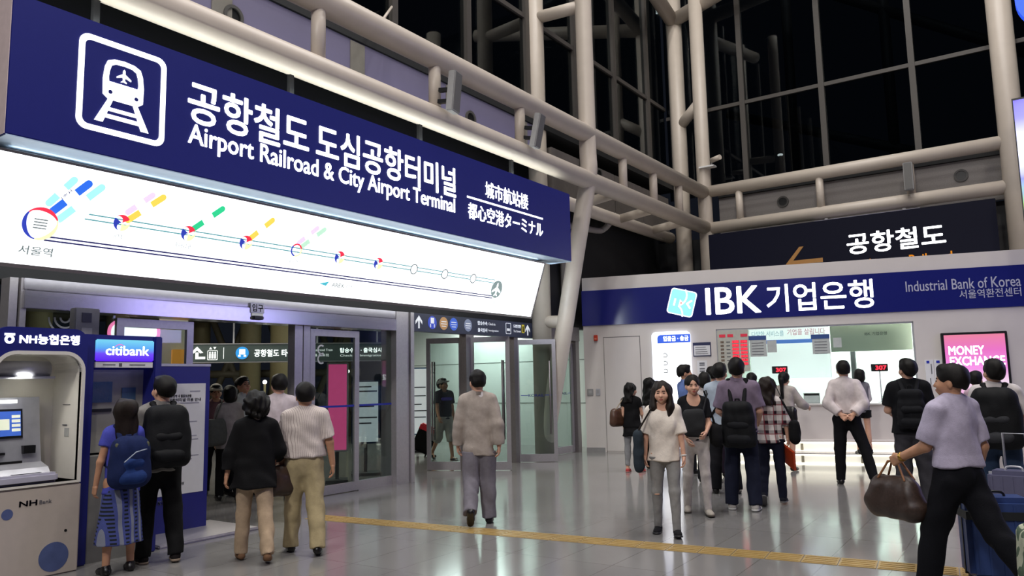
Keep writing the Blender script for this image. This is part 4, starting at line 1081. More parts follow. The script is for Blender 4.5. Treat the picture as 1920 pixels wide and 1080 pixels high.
m = MB().box(-9.02, -8.86, 11.22, 11.46, 0, 2.49).box(-9.02, -8.86, 12.78, 12.92, 0, 2.49).box(-9.02, -8.86, 13.86, 14.06, 0, 2.80).box(-9.05, -8.88, 15.27, 15.42, 0, 2.80).box(-9.02, -8.86, 13.4, 15.42, 2.49, 2.80)
struct('trim_1', m, STEELD)

# ------------------------------------------------------------------ inner hall behind the doors
INC = mat('inner_column', '8d8564', rough=0.5, var=0.04)
def ground(px_az, dist): a = math.radians(px_az); return (math.sin(a) * dist, math.cos(a) * dist)
for az, d, r in ((-53.6, 24, 0.30), (-51.4, 22, 0.34), (-56.8, 26, 0.26), (-62.0, 24, 0.30), (-47.3, 26, 0.3), (-66.5, 22, 0.3)):
    x, y = ground(az, d)
    o = MB().tube([(x, y, 0), (x, y, 8)], r, seg=18).build('column_inner', INC); o['kind'] = 'structure'
m = MB()
p = [ground(a, 25) for a in (-70, -62, -57, -53, -50, -46)]
for i in range(5):
    m.tube([(*p[i], 0.2), (*p[i + 1], 4.6)], 0.10, seg=10); m.tube([(*p[i], 4.6), (*p[i + 1], 0.2)], 0.10, seg=10)
    m.tube([(*p[i], 2.0), (*p[i + 1], 2.0)], 0.12, seg=10); m.tube([(*p[i], 3.7), (*p[i + 1], 3.7)], 0.15, seg=10)
o = m.build('beam_inner_braces', mat('inner_brace', '5f5b4d', rough=0.5)); o['kind'] = 'structure'
struct('ceiling_inner', MB().box(-32, -9.3, -6, 22, 5.6, 5.8), DARK)
CORR = mat('corridor_panel', 'cfd8d2', rough=0.45, var=0.02, scale=2)
m = MB().box(-15.1, -9.25, 16.5, 16.7, 0, 3.6)
struct('wall_corridor', m, CORR)
m = MB()
for z in (1.05, 2.1, 3.1): m.box(-15.1, -9.25, 16.492, 16.5, z, z + 0.012)
struct('trim_2', m, mat('panel_joint', '6f7773', rough=0.6))
struct('ceiling_corridor', MB().box(-15.1, -9.25, 13.0, 16.7, 3.6, 3.7), CORR)
# hanging sign in the inner hall
ax_, ay_ = math.sin(math.radians(39)), math.cos(math.radians(39))
hx, hy = ground(-57.8, 17.2)
hs = thing('hanging_sign', 'grey hanging sign with white bent arrow, lift symbol and blue train badge', 'sign', (hx, hy, 2.13), math.atan2(ay_, ax_))
HF = mat('grey_green_sign_face', '4a5654', rough=0.5, emit='4a5654', estr=0.25)
MB().box(0, 4.35, 0, 0.14, 0, 0.36, bevel=0.01).build('panel', HF, hs)
m = MB(); m.box(-0.02, 4.37, -0.01, 0.15, 0.36, 0.385); m.box(-0.02, 4.37, -0.01, 0.15, -0.02, 0.0); m.box(-0.025, 0, -0.01, 0.15, 0, 0.36); m.build('rim', SILVER, hs)
m = MB()
for x in (0.92, 2.62, 3.9): MB().tube([(x, 0.07, 0.38), (x, 0.07, 3.48)], 0.018, seg=8).build('hanger_rod', SILVER, hs)
HM = lambda x, z: frame((x, -0.012, z), (1, 0, 0), (0, 0, 1))
HW = mat('lit_sign_white', 'f4f6f4', rough=0.5, emit=(0.95, 1, 0.98), estr=0.9)
m = MB(); M_ = HM(0.10, 0.06)
m.prism([(0.09, 0.0), (0.28, 0.0), (0.28, 0.05), (0.15, 0.05), (0.15, 0.14), (0.09, 0.14)], 0, 0.004, M=M_)
m.prism([(0.0, 0.13), (0.12, 0.26), (0.24, 0.13), (0.18, 0.12), (0.12, 0.18), (0.06, 0.12)], 0, 0.004, M=M_)
m.build('arrow', HW, hs)
m = MB(); loop(m, rrect(0.10, 0.10, 0.02), rrect(0.088, 0.088, 0.015), 0, 0.004, HM(0.52, 0.14))
for x in (-0.05, 0, 0.05): m.box(x - 0.018, x + 0.018, -0.07, 0.03, 0, 0.004, M=HM(0.52, 0.14)); disc0 = m.prism([(x + 0.018 * math.cos(a), 0.052 + 0.018 * math.sin(a)) for a in [2 * PI * k / 10 for k in range(10)]], 0, 0.004, M=HM(0.52, 0.14))
m.prism([(-0.07, 0.12), (-0.01, 0.12), (-0.04, 0.17)], 0, 0.004, M=HM(0.52, 0.14)); m.prism([(0.01, 0.17), (0.07, 0.17), (0.04, 0.12)], 0, 0.004, M=HM(0.52, 0.14))
m.build('lift_pictogram', HW, hs)
MB().box(0.73, 0.74, -0.012, 0, 0.06, 0.30).build('divider', HW, hs)
b = MB().prism([(0.13 * math.cos(a), 0.13 * math.sin(a)) for a in [2 * PI * k / 24 for k in range(24)]], 0, 0.004, M=HM(1.10, 0.18)).build('train_badge', mat('badge_sky', '2f8fd8', rough=0.5, emit='2f8fd8', estr=0.9), hs)
MB().box(-0.06, 0.06, -0.03, 0.08, 0.004, 0.006, M=HM(1.10, 0.18)).box(-0.08, -0.03, -0.08, -0.04, 0.004, 0.006, M=HM(1.10, 0.18)).box(0.03, 0.08, -0.08, -0.04, 0.004, 0.006, M=HM(1.10, 0.18)).build('badge_mark', HW, b)
text('lettering', '공항철도 타는 곳', HW, HM(1.34, 0.10), 0.15, 0.95, bold=0.02, depth=0.004, parent=hs)
text('lettering', 'Airport Railroad Train', HW, HM(2.32, 0.19), 0.065, 0.62, depth=0.004, parent=hs)
text('lettering', '机场铁路 乘车处', HW, HM(2.32, 0.09), 0.06, 0.55, depth=0.004, parent=hs)
text('lettering', '탑승수속 · 출국심사', HW, HM(3.10, 0.17), 0.10, 0.9, bold=0.01, depth=0.004, parent=hs)
text('lettering', 'Check-in  Immigration', HW, HM(3.10, 0.07), 0.06, 0.9, depth=0.004, parent=hs)
# standing boards and lights seen through the glass
def stand_board(name, lab, x, y, rz, w_, z0, z1, m_face, m_frame, lines=None, cat='board'):
    t = thing(name, lab, cat, (x, y, 0), rz)
    MB().box(-w_ / 2, w_ / 2, 0, 0.06, z0, z1, bevel=0.008).build('panel', m_frame, t)
    MB().box(-w_ / 2 + 0.03, w_ / 2 - 0.03, -0.004, 0.0, z0 + 0.03, z1 - 0.03).build('face', m_face, t)
    if lines:
        m = MB()
        for z, a, b in lines: m.box(a, b, -0.007, -0.004, z, z + 0.025)
        m.build('small_print', INK, t)
    MB().box(-w_ / 2, w_ / 2, -0.15, 0.25, 0, 0.05).box(-0.03, 0.03, 0.06, 0.10, 0.05, z0 + 0.1).build('foot', DARK, t)
    return t
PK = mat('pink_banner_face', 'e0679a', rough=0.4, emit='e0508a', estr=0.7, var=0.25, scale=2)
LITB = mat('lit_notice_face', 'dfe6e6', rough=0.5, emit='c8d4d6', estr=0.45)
r60 = -math.radians(48)
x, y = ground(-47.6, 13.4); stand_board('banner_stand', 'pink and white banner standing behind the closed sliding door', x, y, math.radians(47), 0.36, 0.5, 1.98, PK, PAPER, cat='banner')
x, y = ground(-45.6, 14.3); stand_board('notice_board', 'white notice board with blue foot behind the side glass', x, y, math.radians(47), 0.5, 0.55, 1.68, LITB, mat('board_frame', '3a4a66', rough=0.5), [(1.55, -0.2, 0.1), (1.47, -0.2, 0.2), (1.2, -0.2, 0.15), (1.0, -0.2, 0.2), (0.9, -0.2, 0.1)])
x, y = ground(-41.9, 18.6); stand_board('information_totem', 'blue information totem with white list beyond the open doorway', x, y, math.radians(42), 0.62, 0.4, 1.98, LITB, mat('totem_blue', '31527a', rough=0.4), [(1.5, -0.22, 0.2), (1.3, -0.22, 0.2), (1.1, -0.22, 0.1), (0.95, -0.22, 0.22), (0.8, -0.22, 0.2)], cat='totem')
x, y = ground(-61.0, 15.6)
t = thing('shop_sign', 'glowing round-ended pink and white shop sign beyond the left door leaf', 'sign', (x, y, 2.62), math.radians(61))
MB().prism([(p[0] * 1.0, p[1]) for p in rrect(0.43, 0.23, 0.21)], 0, 0.16, M=frame((0, 0, 0), (1, 0, 0), (0, 0, 1))).build('box', mat('shop_sign_pink', 'ff9ac8', emit='ff7ab4', estr=1.3), t)
MB().prism([(p[0] * 1.0, p[1]) for p in rrect(0.37, 0.18, 0.16)], 0.16, 0.17, M=frame((0, 0, 0), (1, 0, 0), (0, 0, 1))).build('face', mat('shop_sign_white', 'ffffff', emit=(1, 0.97, 0.98), estr=1.6), t)
MB().tube([(0, -0.08, -2.62), (0, -0.08, -0.22)], 0.04, seg=10).build('post', GREY, t)
x, y = ground(-58.6, 15.8)
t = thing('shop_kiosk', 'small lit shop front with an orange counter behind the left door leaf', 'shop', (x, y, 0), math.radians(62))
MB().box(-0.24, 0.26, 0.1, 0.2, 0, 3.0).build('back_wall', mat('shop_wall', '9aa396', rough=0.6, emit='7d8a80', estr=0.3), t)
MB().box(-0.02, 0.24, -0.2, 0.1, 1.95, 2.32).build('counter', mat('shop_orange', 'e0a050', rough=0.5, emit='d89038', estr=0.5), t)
for i, (az, d, z) in enumerate(((-58.6, 24, 2.1), (-52.6, 21, 1.72), (-61.4, 23, 2.15), (-46.9, 22, 1.98), (-58.9, 20, 3.0))):
    x, y = ground(az, d)
    o = thing('post_lamp', 'tiny bright lamp far inside the dark inner hall', 'lamp', (x, y, 0), 0, 'far lamps in the inner hall'); MB().sphere((0, 0, z), 0.055).build('lamp_head', STAR, o); MB().tube([(0, 0, 0), (0, 0, z - 0.03)], 0.03, seg=8).build('post', INC, o)

# ------------------------------------------------------------------ cash machines and notice board
nh = thing('cash_machine', 'white cash machine with blue rounded canopy and lit green-bank lettering', 'cash machine', (-7.32, 2.84, 0))
nh['label'] = 'cream cash machine with a blue rounded hood at the left edge'
W_ = 0.78
def roundtop(w0, w1, z0, z1, r, n=8):
    return [(w0, z0), (w1, z0)] + [(w1 - r + r * math.cos(a), z1 - r + r * math.sin(a)) for a in [PI / 2 * k / n for k in range(n + 1)]] + [(w0 + r + r * math.cos(a), z1 - r + r * math.sin(a)) for a in [PI / 2 + PI / 2 * k / n for k in range(n + 1)]]
FXM = frame((0, 0, 0), *FX)
NB = mat('deep_blue_hood', '1d2270', rough=0.35, var=0.03)
m = MB(); A = roundtop(0, W_, 0.80, 2.16, 0.12); B = roundtop(0.035, W_ - 0.035, 0.80, 1.93, 0.16); 
n = len(A); loop(m, A, B, -0.06, 0.0, FXM); m.build('hood', NB, nh)
m = MB(); loop(m, roundtop(0.010, W_ - 0.010, 0.78, 1.955, 0.18), roundtop(0.036, W_ - 0.036, 0.80, 1.925, 0.16), -0.02, 0.003, FXM); m.build('alcove_rim', CREAM, nh)
m = MB(); loop(m, roundtop(0, W_, 0.78, 2.14, 0.12), roundtop(0.02, W_ - 0.02, 0.8, 2.12, 0.11), -0.85, -0.06, FXM); m.build('shell', CREAM, nh)
m = MB(); loop(m, roundtop(0.02, W_ - 0.02, 0.78, 1.95, 0.16), roundtop(0.035, W_ - 0.035, 0.80, 1.93, 0.16), -0.55, -0.001, FXM); m.build('alcove_lining', CREAM, nh)
MB().box(-0.56, -0.54, 0.03, W_ - 0.03, 0.78, 1.95).build('alcove_back', CREAM, nh)
MB().box(-0.85, 0, 0, W_, 0, 0.775, bevel=0.012).build('cabinet', mat('cream_cabinet', 'b5aaa0', rough=0.42, var=0.03), nh)
MB().tube([(-0.30, 0.10, 1.80), (-0.30, 0.58, 1.80)], 0.075, seg=18).box(-0.38, -0.2, 0.08, 0.6, 1.715, 1.735).build('canopy_lamp', SILVER, nh)
area('cash_machine_lamp', (-7.55, 3.2, 1.74), (-7.62, 3.25, 0.8), 0.10, 0.35, 3.0, (1, 0.98, 0.88)).parent = None
text('lettering', 'NH농협은행', GLOW, frame((0.001, 0.20, 2.015), *FX), 0.085, 0.50, bold=0.03, depth=0.006, parent=nh)
m = MB(); m.ring((0.12, 2.05), 0.018, 0.038, 0, 0.006, M=FXM); m.box(0.08, 0.16, 2.083, 2.102, 0, 0.006, M=FXM); m.build('emblem', GLOW, nh)
text('lettering', 'NH', mat('dark_blue_ink', '2a2848', rough=0.6), frame((0.001, 0.27, 0.625), *FX), 0.045, 0.14, bold=0.025, depth=0.002, parent=nh)
text('lettering', 'Bank', INK, frame((0.001, 0.43, 0.628), *FX), 0.032, 0.10, depth=0.002, parent=nh)
DOT = mat('printed_blue_dot', '4d5a86', rough=0.45, var=0.1)
for c, r in (((0.18, 0.575), 0.045), ((0.57, 0.16), 0.125)): MB().prism([(c[0] + r * math.cos(a), c[1] + r * math.sin(a)) for a in [2 * PI * k / 28 for k in range(28)]], 0, 0.0015, M=FXM).build('printed_dot', DOT, nh)
MB().prism([(0.66 + 0.012 * math.cos(a), 0.37 + 0.012 * math.sin(a)) for a in [2 * PI * k / 12 for k in range(12)]], 0, 0.003, M=FXM).build('lock', BLACK, nh)
# console inside the alcove
cs = MB()
cs.prism([(-0.53, 0.78), (-0.10, 0.78), (-0.10, 0.86), (-0.16, 0.93), (-0.30, 0.97), (-0.34, 1.16), (-0.40, 1.55), (-0.53, 1.55)], 0.10, 0.56, M=Matrix(((1, 0, 0, 0), (0, 0, 1, 0), (0, 1, 0, 0), (0, 0, 0, 1))))
c_ = cs.build('console', SILVER, nh)
TI = Vector((-0.06, 0, 0.39)).normalized()
SM = frame((-0.338, 0.13, 1.19), (0, 1, 0), TI)
MB().box(0, 0.28, 0, 0.26, 0, 0.006, M=SM).build('screen_bezel', BLACK, c_)
MB().box(0.015, 0.265, 0.02, 0.24, 0.006, 0.008, M=SM).build('screen', mat('screen_blue', '3a5fb8', emit='3a5fb8', estr=0.8), c_)
m = MB(); m.box(0.02, 0.17, 0.075, 0.17, 0.008, 0.010, M=SM); 
for k in range(4): m.box(0.19, 0.26, 0.06 + 0.04 * k, 0.085 + 0.04 * k, 0.008, 0.010, M=SM)
m.build('screen_panels', mat('screen_pale', 'e3e6cc', emit='dfe4cc', estr=0.75), c_)
MB().box(-0.40, -0.36, 0.13, 0.36, 1.50, 1.53).build('strip_light', mat('strip_lit', 'ffffff', emit=(1, 1, 1), estr=1.4), c_)
MB().box(-0.355, -0.30, 0.13, 0.26, 1.05, 1.07).build('slot', BLACK, c_)
MB().box(-0.355, -0.28, 0.40, 0.50, 1.05, 1.12).build('reader', BLACK, c_)
MB().box(-0.34, -0.295, 0.18, 0.40, 0.955, 0.99).build('card_slot', BLACK, c_)
MB().box(-0.30, -0.04, 0.07, 0.60, 0.80, 0.885, bevel=0.02).build('note_tray', mat('lilac_plastic', 'b4b2c2', rough=0.35), nh)
MB().box(-0.24, -0.10, 0.24, 0.48, 0.878, 0.890).build('tray_mouth', mat('dark_tray', '4a4c50', rough=0.4), nh)
MB().box(-0.26, -0.19, 0.10, 0.17, 0.884, 0.892).build('green_sticker', mat('lime_sticker', 'b8c864', rough=0.5), nh)
m = MB(); m.box(-0.32, -0.24, W_ - 0.042, W_ - 0.036, 1.28, 1.29); m.box(-0.33, -0.20, W_ - 0.042, W_ - 0.036, 1.47, 1.475); m.build('receipt_slots', INK, nh)
MB().box(-0.28, -0.20, W_ - 0.040, W_ - 0.036, 1.18, 1.26).build('grey_notice', mat('grey_notice', 'a5a6a2', rough=0.6), nh)

ct = thing('cash_machine', 'blue cash machine with glowing blue and violet sign above the screen', 'cash machine', (-7.46, 3.66, 0))
MB().box(-0.75, 0, 0, 0.10, 0, 2.13, bevel=0.01).box(-0.75, 0, 0.70, 0.78, 0, 2.13, bevel=0.01).box(-0.75, -0.45, 0.10, 0.70, 0, 2.13).box(-0.75, -0.03, 0.10, 0.70, 2.08, 2.13).build('casing', NB, ct)
def gradient_mat(name, stops, axis='Z', lo=0.0, hi=1.0, e=1.0, base='101010'):
    m = mat(name, base, rough=0.3); nt = m.node_tree; b = nt.nodes['Principled BSDF']
    tc = nt.nodes.new('ShaderNodeTexCoord'); sp = nt.nodes.new('ShaderNodeSeparateXYZ'); mr = nt.nodes.new('ShaderNodeMapRange'); r = nt.nodes.new('ShaderNodeValToRGB')
    nt.links.new(tc.outputs['Object'], sp.inputs[0]); nt.links.new(sp.outputs[axis], mr.inputs[0]); mr.inputs[1].default_value = lo; mr.inputs[2].default_value = hi
    nt.links.new(mr.outputs[0], r.inputs[0])
    while len(r.color_ramp.elements) < len(stops): r.color_ramp.elements.new(0.5)
    for el, (p_, c) in zip(r.color_ramp.elements, stops): el.position = p_; el.color = hexc(c) + (1,)
    nt.links.new(r.outputs[0], b.inputs['Emission Color']); b.inputs['Emission Strength'].default_value = e
    return m
MB().box(-0.03, 0.004, 0.11, 0.69, 1.875, 2.085, bevel=0.01).build('lit_sign', gradient_mat('lit_bank_sign', [(0.0, '5a18f0'), (0.35, '7048f8'), (0.6, '5aa8f4'), (1.0, '7ad8f4')], 'Z', 1.875, 2.085, 1.1), ct)
text('lettering', 'citibank', GLOW, frame((0.005, 0.20, 1.935), *FX), 0.088, 0.43, bold=0.012, depth=0.004, parent=ct)
m = MB(); m.ring((0.335, 1.985), 0.050, 0.057, 0.004, 0.008, M=FXM, a0=0.6, a1=2.5); m.build('arc_emblem', mat('red_arc', 'd860b0', emit='d860b0', estr=0.9), ct)
MB().box(-0.04, 0.0, 0.11, 0.68, 1.815, 1.868).build('caption_strip', PAPER, ct)
m = MB(); m.box(0, 0.002, 0.18, 0.30, 1.838, 1.846); m.box(0, 0.002, 0.44, 0.60, 1.838, 1.846); m.box(0, 0.002, 0.335, 0.365, 1.825, 1.857); m.build('caption_print', INK, ct)
MB().box(-0.44, -0.20, 0.10, 0.70, 1.0, 1.80).build('fascia', mat('grey_fascia', '9b9a90', rough=0.45), ct)
MB().box(-0.20, -0.19, 0.13, 0.38, 1.48, 1.68).build('screen', mat('dim_screen', '1c1f30', rough=0.2, emit='26365c', estr=0.4, var=0.5), ct)
MB().box(-0.20, -0.185, 0.13, 0.38, 1.39, 1.42).build('slot', BLACK, ct)
MB().box(-0.20, -0.19, 0.48, 0.62, 1.50, 1.62).build('side_notice', mat('blue_notice', '4a6a8a', rough=0.5), ct)
MB().box(-0.44, -0.05, 0.10, 0.70, 0.0, 0.98).build('lower_cabinet', mat('grey_cabinet', '7d7c78', rough=0.45), ct)
# grey box standing behind the two machines
t = thing('grey_control_box', 'grey control box on a post behind the two cash machines', 'box', (-8.38, 4.12, 0))
MB().box(-0.12, 0.0, -0.12, 0.14, 2.10, 2.47, bevel=0.01).build('box', GREY, t)
MB().box(0, 0.006, -0.05, 0.05, 2.32, 2.42).build('display', mat('dark_display', '3a3c44', rough=0.3), t)
MB().box(0, 0.004, -0.05, 0.06, 2.19, 2.26).build('label_plate', mat('pale_plate', 'b5b4b4', rough=0.5), t)
MB().box(-0.09, -0.03, -0.03, 0.03, 0, 2.10).build('post', GREY, t)

kb = thing('notice_stand', 'tall royal blue notice stand with a large pale printed sheet', 'notice stand', (-8.12, 4.78, 0))
MB().box(0.62, -0.32, -0.28, 0.92, 0.0, 0.035, bevel=0.012).build('base_plate', STEEL, kb)
MB().box(-0.10, 0, 0.0, 0.655, 0.035, 1.85).build('panel', BLUEP, kb)
MB().box(-0.105, 0.006, -0.005, 0.66, 1.85, 1.88).build('top_cap', SILVER, kb)
MB().box(0, 0.004, 0.02, 0.60, 0.43, 1.655).build('printed_sheet', PAPER, kb)
m = MB()
for z, a, b, hh in ((1.56, 0.40, 0.53, 0.014), (1.43, 0.06, 0.52, 0.012), (1.22, 0.06, 0.50, 0.010), (1.17, 0.06, 0.30, 0.010), (1.06, 0.06, 0.50, 0.010), (1.02, 0.06, 0.52, 0.010), (0.93, 0.06, 0.34, 0.014), (0.88, 0.06, 0.42, 0.010), (0.84, 0.06, 0.53, 0.010), (0.80, 0.06, 0.45, 0.010), (0.60, 0.22, 0.30, 0.012)):
    m.box(0.004, 0.006, a, b, z, z + hh)
m.build('small_print', INKL, kb)
text('lettering', '인천국제공항역 내 물품보관함', INK, frame((0.005, 0.06, 1.50), *FX), 0.032, 0.36, bold=0.012, depth=0.002, parent=kb)
text('lettering', '도심공항터미널 이용 안내', INK, frame((0.005, 0.06, 1.455), *FX), 0.036, 0.48, bold=0.012, depth=0.002, parent=kb)
text('lettering', '한국철도공사 사장', INK, frame((0.005, 0.14, 0.53), *FX), 0.030, 0.22, bold=0.012, depth=0.002, parent=kb)
text('lettering', 'KORAIL', mat('pale_mark', 'b9bcd8', rough=0.5), frame((0.002, 0.06, 0.34), *FX), 0.045, 0.20, bold=0.02, depth=0.003, parent=kb)

# ------------------------------------------------------------------ bank kiosk, turned 15 degrees to the facade
KA = math.radians(15)
KO = Vector((-8.73, 15.38, 0))
def kw(s, off, z):
    """kiosk coordinates -> world: along the front, out from the front, up"""
    return (KO.x + s * math.cos(KA) + off * math.sin(KA), KO.y + s * math.sin(KA) - off * math.cos(KA), z)
def kthing(name, label, cat, s, off, z, group=None): return thing(name, label, cat, kw(s, off, z), KA, group)
kk = thing('wall_bank', None, None, KO, KA); kk['kind'] = 'structure'
o = MB().box(0, 2.94, 0, 0.18, 0, 3.93).box(6.76, 10.5, 0, 0.18, 0, 3.93).box(2.94, 6.76, 0, 0.18, 2.63, 3.93).box(2.94, 6.76, 0, 0.18, 0, 1.04).box(0, 0.15, 0.18, 3.2, 0, 3.93).build('front_panel', WALLW, kk)
MB().box(0, 10.5, 0.1, 3.2, 3.86, 3.92).build('roof_panel', WALLW, kk)
MB().box(-0.002, 0.42, -0.012, 0, 0, 0.10).build('plinth', GREY, kk)
# office behind the glass
OFF = mat('office_white', 'e4ece6', rough=0.5, var=0.02)
MB().box(2.2, 8.2, 2.5, 2.6, 0, 3.0).box(2.1, 2.2, 0.18, 2.6, 0, 3.0).box(8.2, 8.3, 0.18, 2.6, 0, 3.0).box(2.2, 8.2, 0.18, 2.5, 3.0, 3.05).build('office_walls', OFF, kk)
m = MB()
for s in (3.0, 4.2, 5.4, 6.6): m.box(s, s + 0.012, 2.49, 2.5, 0, 3.0)
m.build('panel_joints', mat('office_joint', 'b4bdb6', rough=0.6), kk)
wn = thing('window_3', None, None, kw(2.94, -0.05, 1.04), KA); wn['kind'] = 'structure'
MB().box(0, 3.82, -0.006, 0.006, 0, 1.59).build('glass_pane', GLASS, wn)
MB().box(-0.0, 0.03, -0.03, 0.03, 0, 1.59).box(3.79, 3.82, -0.03, 0.03, 0, 1.59).box(0, 3.82, -0.03, 0.03, 1.56, 1.59).build('frame', SILVER, wn)
MB().box(2.25, 2.256, -0.012, -0.008, 0, 1.0).build('pane_joint', SILVER, wn)
# bank sign band
bs = kthing('bank_sign', 'long navy bank sign band with white lettering and pale blue emblem', 'sign', 0, 0.0, 2.83)
KN = mat('bank_navy', '191d5c', rough=0.16, var=0.03, emit='1b2066', estr=0.22)
MB().box(-0.01, 10.5, -0.03, 0, 0, 0.80).build('band_panel', KN, bs)
BKM = lambda s, z, d=-0.031: frame((s, d, z - 2.83), (1, 0, 0), (0, 0, 1))
text('lettering', 'IBK', GLOW, BKM(2.77, 2.96), 0.56, 1.12, bold=0.020, parent=bs)
text('lettering', '기업은행', GLOW, BKM(4.02, 2.945), 0.57, 2.05, bold=0.016, parent=bs)
BKG = mat('bank_grey_letter', 'a5a4b4', rough=0.5, emit='a5a4b4', estr=0.35)
text('lettering', 'Industrial Bank of Korea', BKG, BKM(6.67, 3.22), 0.21, 1.98, bold=0.006, parent=bs)
text('lettering', '서울역환전센터', BKG, BKM(7.60, 3.03), 0.17, 1.04, bold=0.006, parent=bs)
LG = BKM(2.25, 3.245) @ Matrix.Rotation(-0.27, 4, 'Z')
MB().prism(rrect(0.285, 0.285, 0.07), 0, 0.010, M=LG).build('emblem_border', mat('emblem_white', 'f2f6f8', emit=(0.9, 0.97, 1), estr=1.1), bs)
MB().prism(rrect(0.262, 0.262, 0.055), 0.010, 0.016, M=LG).build('emblem_field', mat('emblem_aqua', '86d3da', rough=0.4, emit='86d3da', estr=0.95), bs)
m = MB(); m.ring((-0.16, 0.13), 0.222, 0.252, 0.016, 0.020, M=LG, a0=-1.1, a1=0.75); m.ring((-0.16, -0.30), 0.222, 0.252, 0.016, 0.020, M=LG, a0=0.0, a1=1.1)
m.box(-0.17, -0.135, -0.10, 0.06, 0.016, 0.020, M=LG)
m.prism([(0.19, 0.10), (0.22, 0.08), (0.14, 0.0), (0.22, -0.08), (0.19, -0.10), (0.095, 0.0)], 0.016, 0.020, M=LG)
m.prism([(-0.05, 0.06), (0.03, 0.0), (-0.05, -0.10)], 0.016, 0.020, M=LG)
m.build('emblem_letters', GLOW, bs)
MB().prism([(0.018 * math.cos(a), 0.018 * math.sin(a) - 0.015) for a in [2 * PI * k / 12 for k in range(12)]], 0.020, 0.023, M=LG @ Matrix.Translation((-0.01, 0, 0))).build('emblem_dot', mat('emblem_red', 'd84a3a', emit='d84a3a', estr=0.6), bs)
# staff door
dr = thing('door_6', None, None, kw(0.46, 0.0, 0), KA); dr['kind'] = 'structure'
MB().box(0.012, 0.82, -0.012, 0, 0.03, 2.54).build('leaf', WALLW, dr)
m = MB(); m.box(0, 0.012, -0.004, 0, 0.0, 2.56).box(0.82, 0.832, -0.004, 0, 0.0, 2.56).box(0, 0.832, -0.004, 0, 2.54, 2.556); m.build('gap', mat('door_gap', '5d5a58', rough=0.8), dr)
t = kthing('fire_alarm', 'small red fire alarm box above the bank staff door', 'alarm', 0.29, 0.0, 2.48)
MB().box(-0.045, 0.045, -0.04, 0, 0, 0.13, bevel=0.008).build('housing', mat('alarm_red', 'c8432e', rough=0.4), t)
MB().box(-0.025, 0.025, -0.045, -0.04, 0.03, 0.06).build('lens', mat('alarm_lens', 'e88a70', rough=0.3), t)
for s, lab, w_ in ((0.12, 'square grey wall plate by the dark door jamb', 0.07), (0.30, 'grey entry keypad beside the bank staff door', 0.05)):
    t = kthing('wall_switch', lab, 'switch', s, 0.0, 1.25)
    MB().box(-w_, w_, -0.02, 0, 0, 0.15, bevel=0.006).build('plate', GREY if w_ > 0.06 else SILVER, t)
    MB().box(-w_ * 0.5, w_ * 0.5, -0.024, -0.02, 0.05, 0.12).build('keypad', mat('keypad_face', '6c6c70' if w_ < 0.06 else 'a3a3a3', rough=0.4), t)
# lit machine front
lb = kthing('lit_kiosk_panel', 'tall white lit panel with blue heading beside the bank door', 'light box', 1.56, 0.0, 0.0)
LM = frame((0, -0.04, 0), (1, 0, 0), (0, 0, 1))
MB().prism(roundtop(0, 0.84, 0.10, 2.62, 0.10), -0.04, 0.03, M=LM).build('housing', mat('lit_cool_white', 'e9eefc', rough=0.3, emit=(0.82, 0.88, 1.0), estr=1.1, var=0.01), lb)
MB().prism([(0.13, 0.80), (0.84, 0.80), (0.84, 2.54), (0.13, 2.54)], 0.03, 0.04, M=LM).build('face', mat('lit_pure_white', 'f8f8ff', rough=0.3, emit=(0.97, 0.98, 1.0), estr=1.3, var=0.01), lb)
MB().prism([(0.13, 2.37), (0.84, 2.37), (0.84, 2.55), (0.19, 2.55), (0.15, 2.53), (0.13, 2.49)], 0.03, 0.046, M=LM).build('heading_panel', mat('lit_blue', '2f57c8', emit='2f57c8', estr=0.85), lb)
text('lettering', '입출금 · 송금', GLOW, frame((0.26, -0.087, 2.41), (1, 0, 0), (0, 0, 1)), 0.11, 0.54, bold=0.01, parent=lb)
for k, z in enumerate((2.10, 1.93, 1.76)):
    m = MB(); m.ring((0.28, z), 0.038, 0.052, 0.040, 0.043, M=LM, a0=-0.6, a1=2.3, seg=10); m.box(0.24, 0.32, z - 0.04, z - 0.025, 0.040, 0.043, M=LM)
    m.build('vertical_mark', mat('faint_teal', '4f6666', rough=0.5), lb)
MB().box(0.035, 0.095, -0.076, -0.07, 1.50, 1.56).box(0.045, 0.065, -0.076, -0.07, 1.0, 1.48).build('side_marks', mat('indigo_mark', '3a3f78', rough=0.5), lb)
MB().box(0.10, 0.84, -0.08, -0.05, 0.45, 0.80).build('ledge', SILVER, lb)
# framed notice, paper notices
t = kthing('framed_notice', 'small navy framed notice on the white bank wall', 'notice', 2.44, 0.0, 2.06)
MB().box(0, 0.38, -0.02, 0, 0, 0.30).build('frame', mat('notice_navy', '23284e', rough=0.4), t)
MB().box(0.02, 0.36, -0.024, -0.02, 0.02, 0.235).build('sheet', PAPER, t)
m = MB()
for z in (0.19, 0.14, 0.09, 0.05): m.box(0.05, 0.33 - z * 0.3, -0.026, -0.024, z, z + 0.012)
m.build('small_print', INK, t)
t = kthing('paper_notice', 'white paper notice under the navy framed notice', 'notice', 2.51, 0.0, 1.68)
MB().box(0, 0.21, -0.008, 0, 0, 0.29).build('sheet', PAPER, t)
m = MB()
for z in (0.22, 0.18, 0.10, 0.05): m.box(0.05, 0.16, -0.010, -0.008, z, z + 0.025)
m.build('small_print', INK, t)
t = kthing('paper_notice', 'lowest white paper notice, partly hidden by a bobbed head', 'notice', 2.51, 0.0, 1.36)
MB().box(0, 0.21, -0.008, 0, 0, 0.26).build('sheet', PAPER, t)
